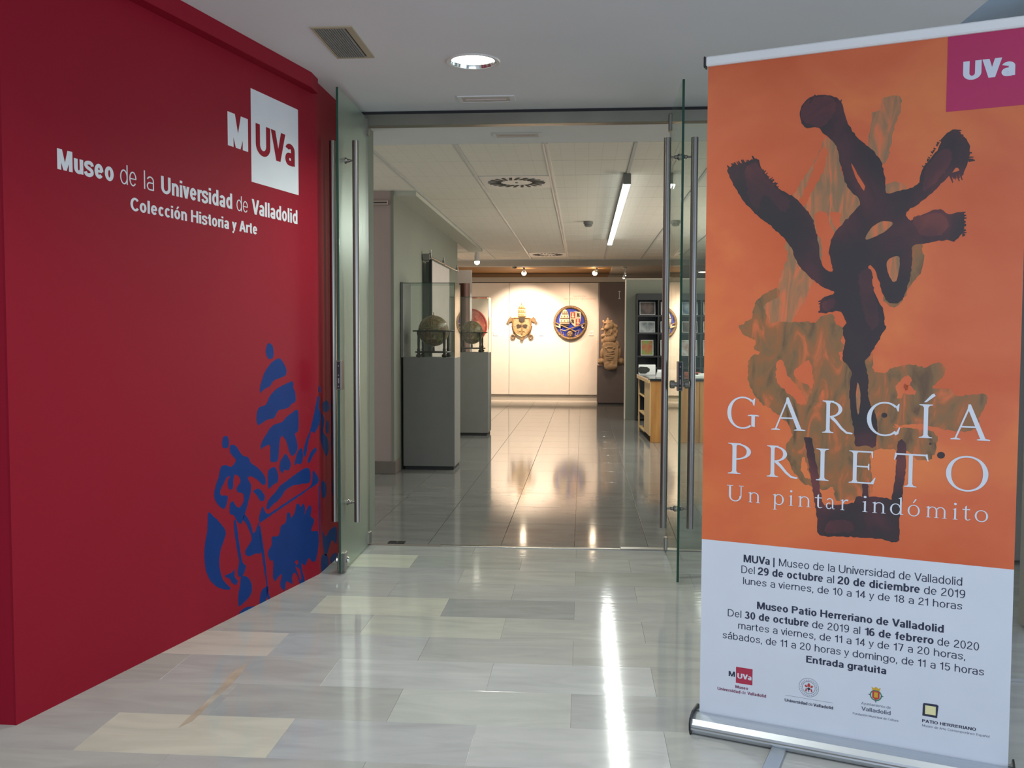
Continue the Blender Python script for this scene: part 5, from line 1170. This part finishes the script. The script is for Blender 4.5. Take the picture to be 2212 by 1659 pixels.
# information text
def b3(x, y): return FB.uv(1500+x*Sx, 1140+y*Sx)
def line(segs, x0_, y0_, x1_, y1_, cap_px, ink='banner_ink'):
    va = b3(x0_, y0_)[1]; vb_ = b3(x1_, y1_)[1]; cv = b3(x0_, y0_-cap_px)[1]-va
    for s, a_, b_, bold in segs:
        t = (a_-x0_)/(x1_-x0_); t2 = (b_-x0_)/(x1_-x0_)
        ya = y0_+(y1_-y0_)*t; yb = y0_+(y1_-y0_)*t2
        text_on(bn, s, b3(a_, ya)[0], b3(b_, yb)[0], va+(vb_-va)*(t+t2)/2, cv, ink, -.0012, bold)
BD, RG = .185, .108
line([('MUVa |', 330, 540, BD), ('Museo de la Universidad de Valladolid', 567, 1797, RG)], 330, 230, 1797, 390, 50)
line([('Del', 315, 405, RG), ('29 de octubre', 427, 863, BD), ('al', 888, 937, RG), ('20 de diciembre', 962, 1513, BD), ('de 2019', 1540, 1817, RG)], 315, 302, 1817, 474, 50)
line([('lunes a viernes, de 10 a 14 y de 18 a 21 horas', 327, 1797, RG)], 327, 372, 1797, 556, 46)
line([('Museo Patio Herreriano de Valladolid', 420, 1673, BD)], 420, 540, 1673, 708, 48)
line([('Del', 224, 315, RG), ('30 de octubre', 338, 767, BD), ('de 2019 al', 790, 1113, RG), ('16 de febrero', 1143, 1605, BD), ('de 2020', 1630, 1910, RG)], 224, 592, 1910, 825, 48)
line([('martes a viernes, de 11 a 14 y de 17 a 20 horas,', 294, 1817, RG)], 294, 674, 1817, 890, 46)
line([('sábados, de 11 a 20 horas y domingo, de 11 a 15 horas', 190, 1943, RG)], 190, 733, 1943, 1000, 46)
line([('Entrada gratuita', 750, 1287, BD)], 750, 902, 1287, 985, 46)
# logos
line([('M', 230, 272, BD)], 230, 994, 272, 1001, 34, 'banner_ink')
pA_ = b3(279, 986); pB_ = b3(390, 1004)
v0 = (b3(278, 1040)[1]+b3(390, 1058)[1])/2; v1 = (b3(280, 932)[1]+b3(390, 950)[1])/2
flat([[(pA_[0], v0), (pB_[0], v0), (pB_[0], v1), (pA_[0], v1)]], 'logo_square', 'crimson', bn, -.0010)
line([('UVa', 288, 383, .22)], 288, 1010, 383, 1023, 34, 'banner_white')
line([('Museo', 275, 360, BD)], 275, 1076, 360, 1088, 20, 'plum_ink')
line([('Universidad', 155, 308, BD), ('de', 317, 345, RG), ('Valladolid', 355, 481, BD)], 155, 1087, 481, 1140, 20, 'plum_ink')
line([('Universidad', 606, 758, BD), ('de', 764, 794, RG), ('Valladolid', 798, 931, BD)], 606, 1164, 931, 1220, 20, 'banner_ink')
cu, cv_ = b3(768, 1072); r_ = b3(835, 1080)[0]-cu
def ringp(cu, cv_, r0, r1, n=28): return [[(cu+r0*math.cos(2*math.pi*i/n), cv_+r0*math.sin(2*math.pi*i/n)), (cu+r1*math.cos(2*math.pi*i/n), cv_+r1*math.sin(2*math.pi*i/n)), (cu+r1*math.cos(2*math.pi*(i+1)/n), cv_+r1*math.sin(2*math.pi*(i+1)/n)), (cu+r0*math.cos(2*math.pi*(i+1)/n), cv_+r0*math.sin(2*math.pi*(i+1)/n))] for i in range(n)]
flat(ringp(cu, cv_, r_*.97, r_), 'seal_ring', 'banner_ink_soft', bn, -.0012); flat(ringp(cu, cv_, r_*.62, r_*.66), 'seal_ring', 'banner_ink_soft', bn, -.0012)
for k in range(26):
    t = 2*math.pi*k/26; a_ = .80*r_; flat([[(cu+a_*math.cos(t)-.0012, cv_+a_*math.sin(t)-.0022), (cu+a_*math.cos(t)+.0014, cv_+a_*math.sin(t)-.0018), (cu+a_*math.cos(t)+.001, cv_+a_*math.sin(t)+.0022)]], 'seal_letter', 'banner_ink_soft', bn, -.0012)
flat([[(cu-.0045, cv_+.002), (cu+.0045, cv_+.002), (cu+.004, cv_+.010), (cu, cv_+.0145), (cu-.004, cv_+.010)]], 'seal_tiara', 'roundel_red', bn, -.0012)
flat([[(cu-.009, cv_-.001), (cu-.013, cv_+.005), (cu-.008, cv_+.008), (cu-.004, cv_+.001)], [(cu+.009, cv_-.001), (cu+.013, cv_+.005), (cu+.008, cv_+.008), (cu+.004, cv_+.001)], [(cu-.011, cv_-.012), (cu-.007, cv_-.014), (cu-.005, cv_-.004), (cu-.009, cv_-.004)], [(cu+.011, cv_-.012), (cu+.007, cv_-.014), (cu+.005, cv_-.004), (cu+.009, cv_-.004)]], 'seal_keys', 'roundel_red', bn, -.0012)
flat([[(cu-.005, cv_-.003), (cu, cv_+.001), (cu+.005, cv_-.003), (cu+.003, cv_-.008), (cu+.001, cv_-.008), (cu+.001, cv_-.014), (cu-.001, cv_-.014), (cu-.001, cv_-.008), (cu-.003, cv_-.008)]], 'seal_tree', 'banner_ink', bn, -.0013)
a = b3(610, 1120); b = b3(930, 1180); vv = (a[1]+b[1])/2
flat([[(a[0], vv), (b[0], vv), (b[0], vv+.0006), (a[0], vv+.0006)]], 'seal_rule', 'banner_ink_soft', bn, -.0012)
mat('green_ink', '2F7A58', .5); mat('gold_ink', 'C8A02C', .5); mat('cream_ink', 'DCD8A4', .5)
cu, cv_ = b3(1218, 1125); s = (b3(1265, 1130)[0]-cu)/.015
flat(ringp(cu, cv_, .0105*s, .013*s, 18), 'crest_wreath', 'green_ink', bn, -.0011)
flat([[(cu-.008*s, cv_+.010*s), (cu+.008*s, cv_+.010*s), (cu+.008*s, cv_-.006*s), (cu, cv_-.011*s), (cu-.008*s, cv_-.006*s)]], 'crest_shield', 'roundel_red', bn, -.0013)
flat([[(cu-.004*s, cv_+.007*s), (cu+.004*s, cv_+.007*s), (cu+.004*s, cv_-.005*s), (cu-.004*s, cv_-.005*s)], [(cu-.008*s, cv_+.012*s), (cu+.008*s, cv_+.012*s), (cu+.010*s, cv_+.019*s), (cu+.005*s, cv_+.016*s), (cu, cv_+.020*s), (cu-.005*s, cv_+.016*s), (cu-.010*s, cv_+.019*s)]], 'crest_crown', 'gold_ink', bn, -.0014)
flat([[(cu-.017*s, cv_), (cu-.012*s, cv_+.002*s), (cu-.012*s, cv_-.002*s)], [(cu+.017*s, cv_), (cu+.012*s, cv_+.002*s), (cu+.012*s, cv_-.002*s)], [(cu, cv_-.018*s), (cu-.002*s, cv_-.012*s), (cu+.002*s, cv_-.012*s)]], 'crest_points', 'banner_ink_soft', bn, -.0012)
line([('Ayuntamiento de', 1120, 1317, RG)], 1120, 1184, 1317, 1216, 17, 'banner_ink_soft')
line([('Valladolid', 1120, 1317, .16)], 1120, 1224, 1317, 1257, 26, 'banner_ink_soft')
line([('Fundación Municipal de Cultura', 1063, 1368, .12)], 1063, 1250, 1368, 1303, 14, 'banner_ink_soft')
q0 = b3(1532, 1262); q1 = b3(1634, 1272); vt_ = (b3(1532, 1178)[1]+b3(1634, 1186)[1])/2; vb_ = (b3(1532, 1262)[1]+b3(1634, 1274)[1])/2
fr_ = [(q0[0]-.001, vb_), (q1[0]-.002, vb_-.001), (q1[0]+.001, vt_-.002), (q1[0]-.004, vt_+.001), (q0[0]+.003, vt_), (q0[0], vt_-.003)]
flat([fr_], 'logo_frame', 'banner_ink', bn, -.0010)
e_ = (q1[0]-q0[0])*.15
flat([[(q0[0]+e_, vb_+e_), (q1[0]-e_, vb_+e_), (q1[0]-e_, vt_-e_), (q0[0]+e_, vt_-e_)]], 'logo_inner', 'cream_ink', bn, -.0013)
line([('PATIO HERRERIANO', 1528, 1890, BD)], 1528, 1302, 1890, 1365, 20, 'banner_ink')
line([('Museo de Arte Contemporáneo Español', 1528, 1980, RG)], 1528, 1330, 1980, 1411, 15, 'banner_ink_soft')

# every logo or text piece of the banner is flat print lying on the sheet: hang it under the sheet part
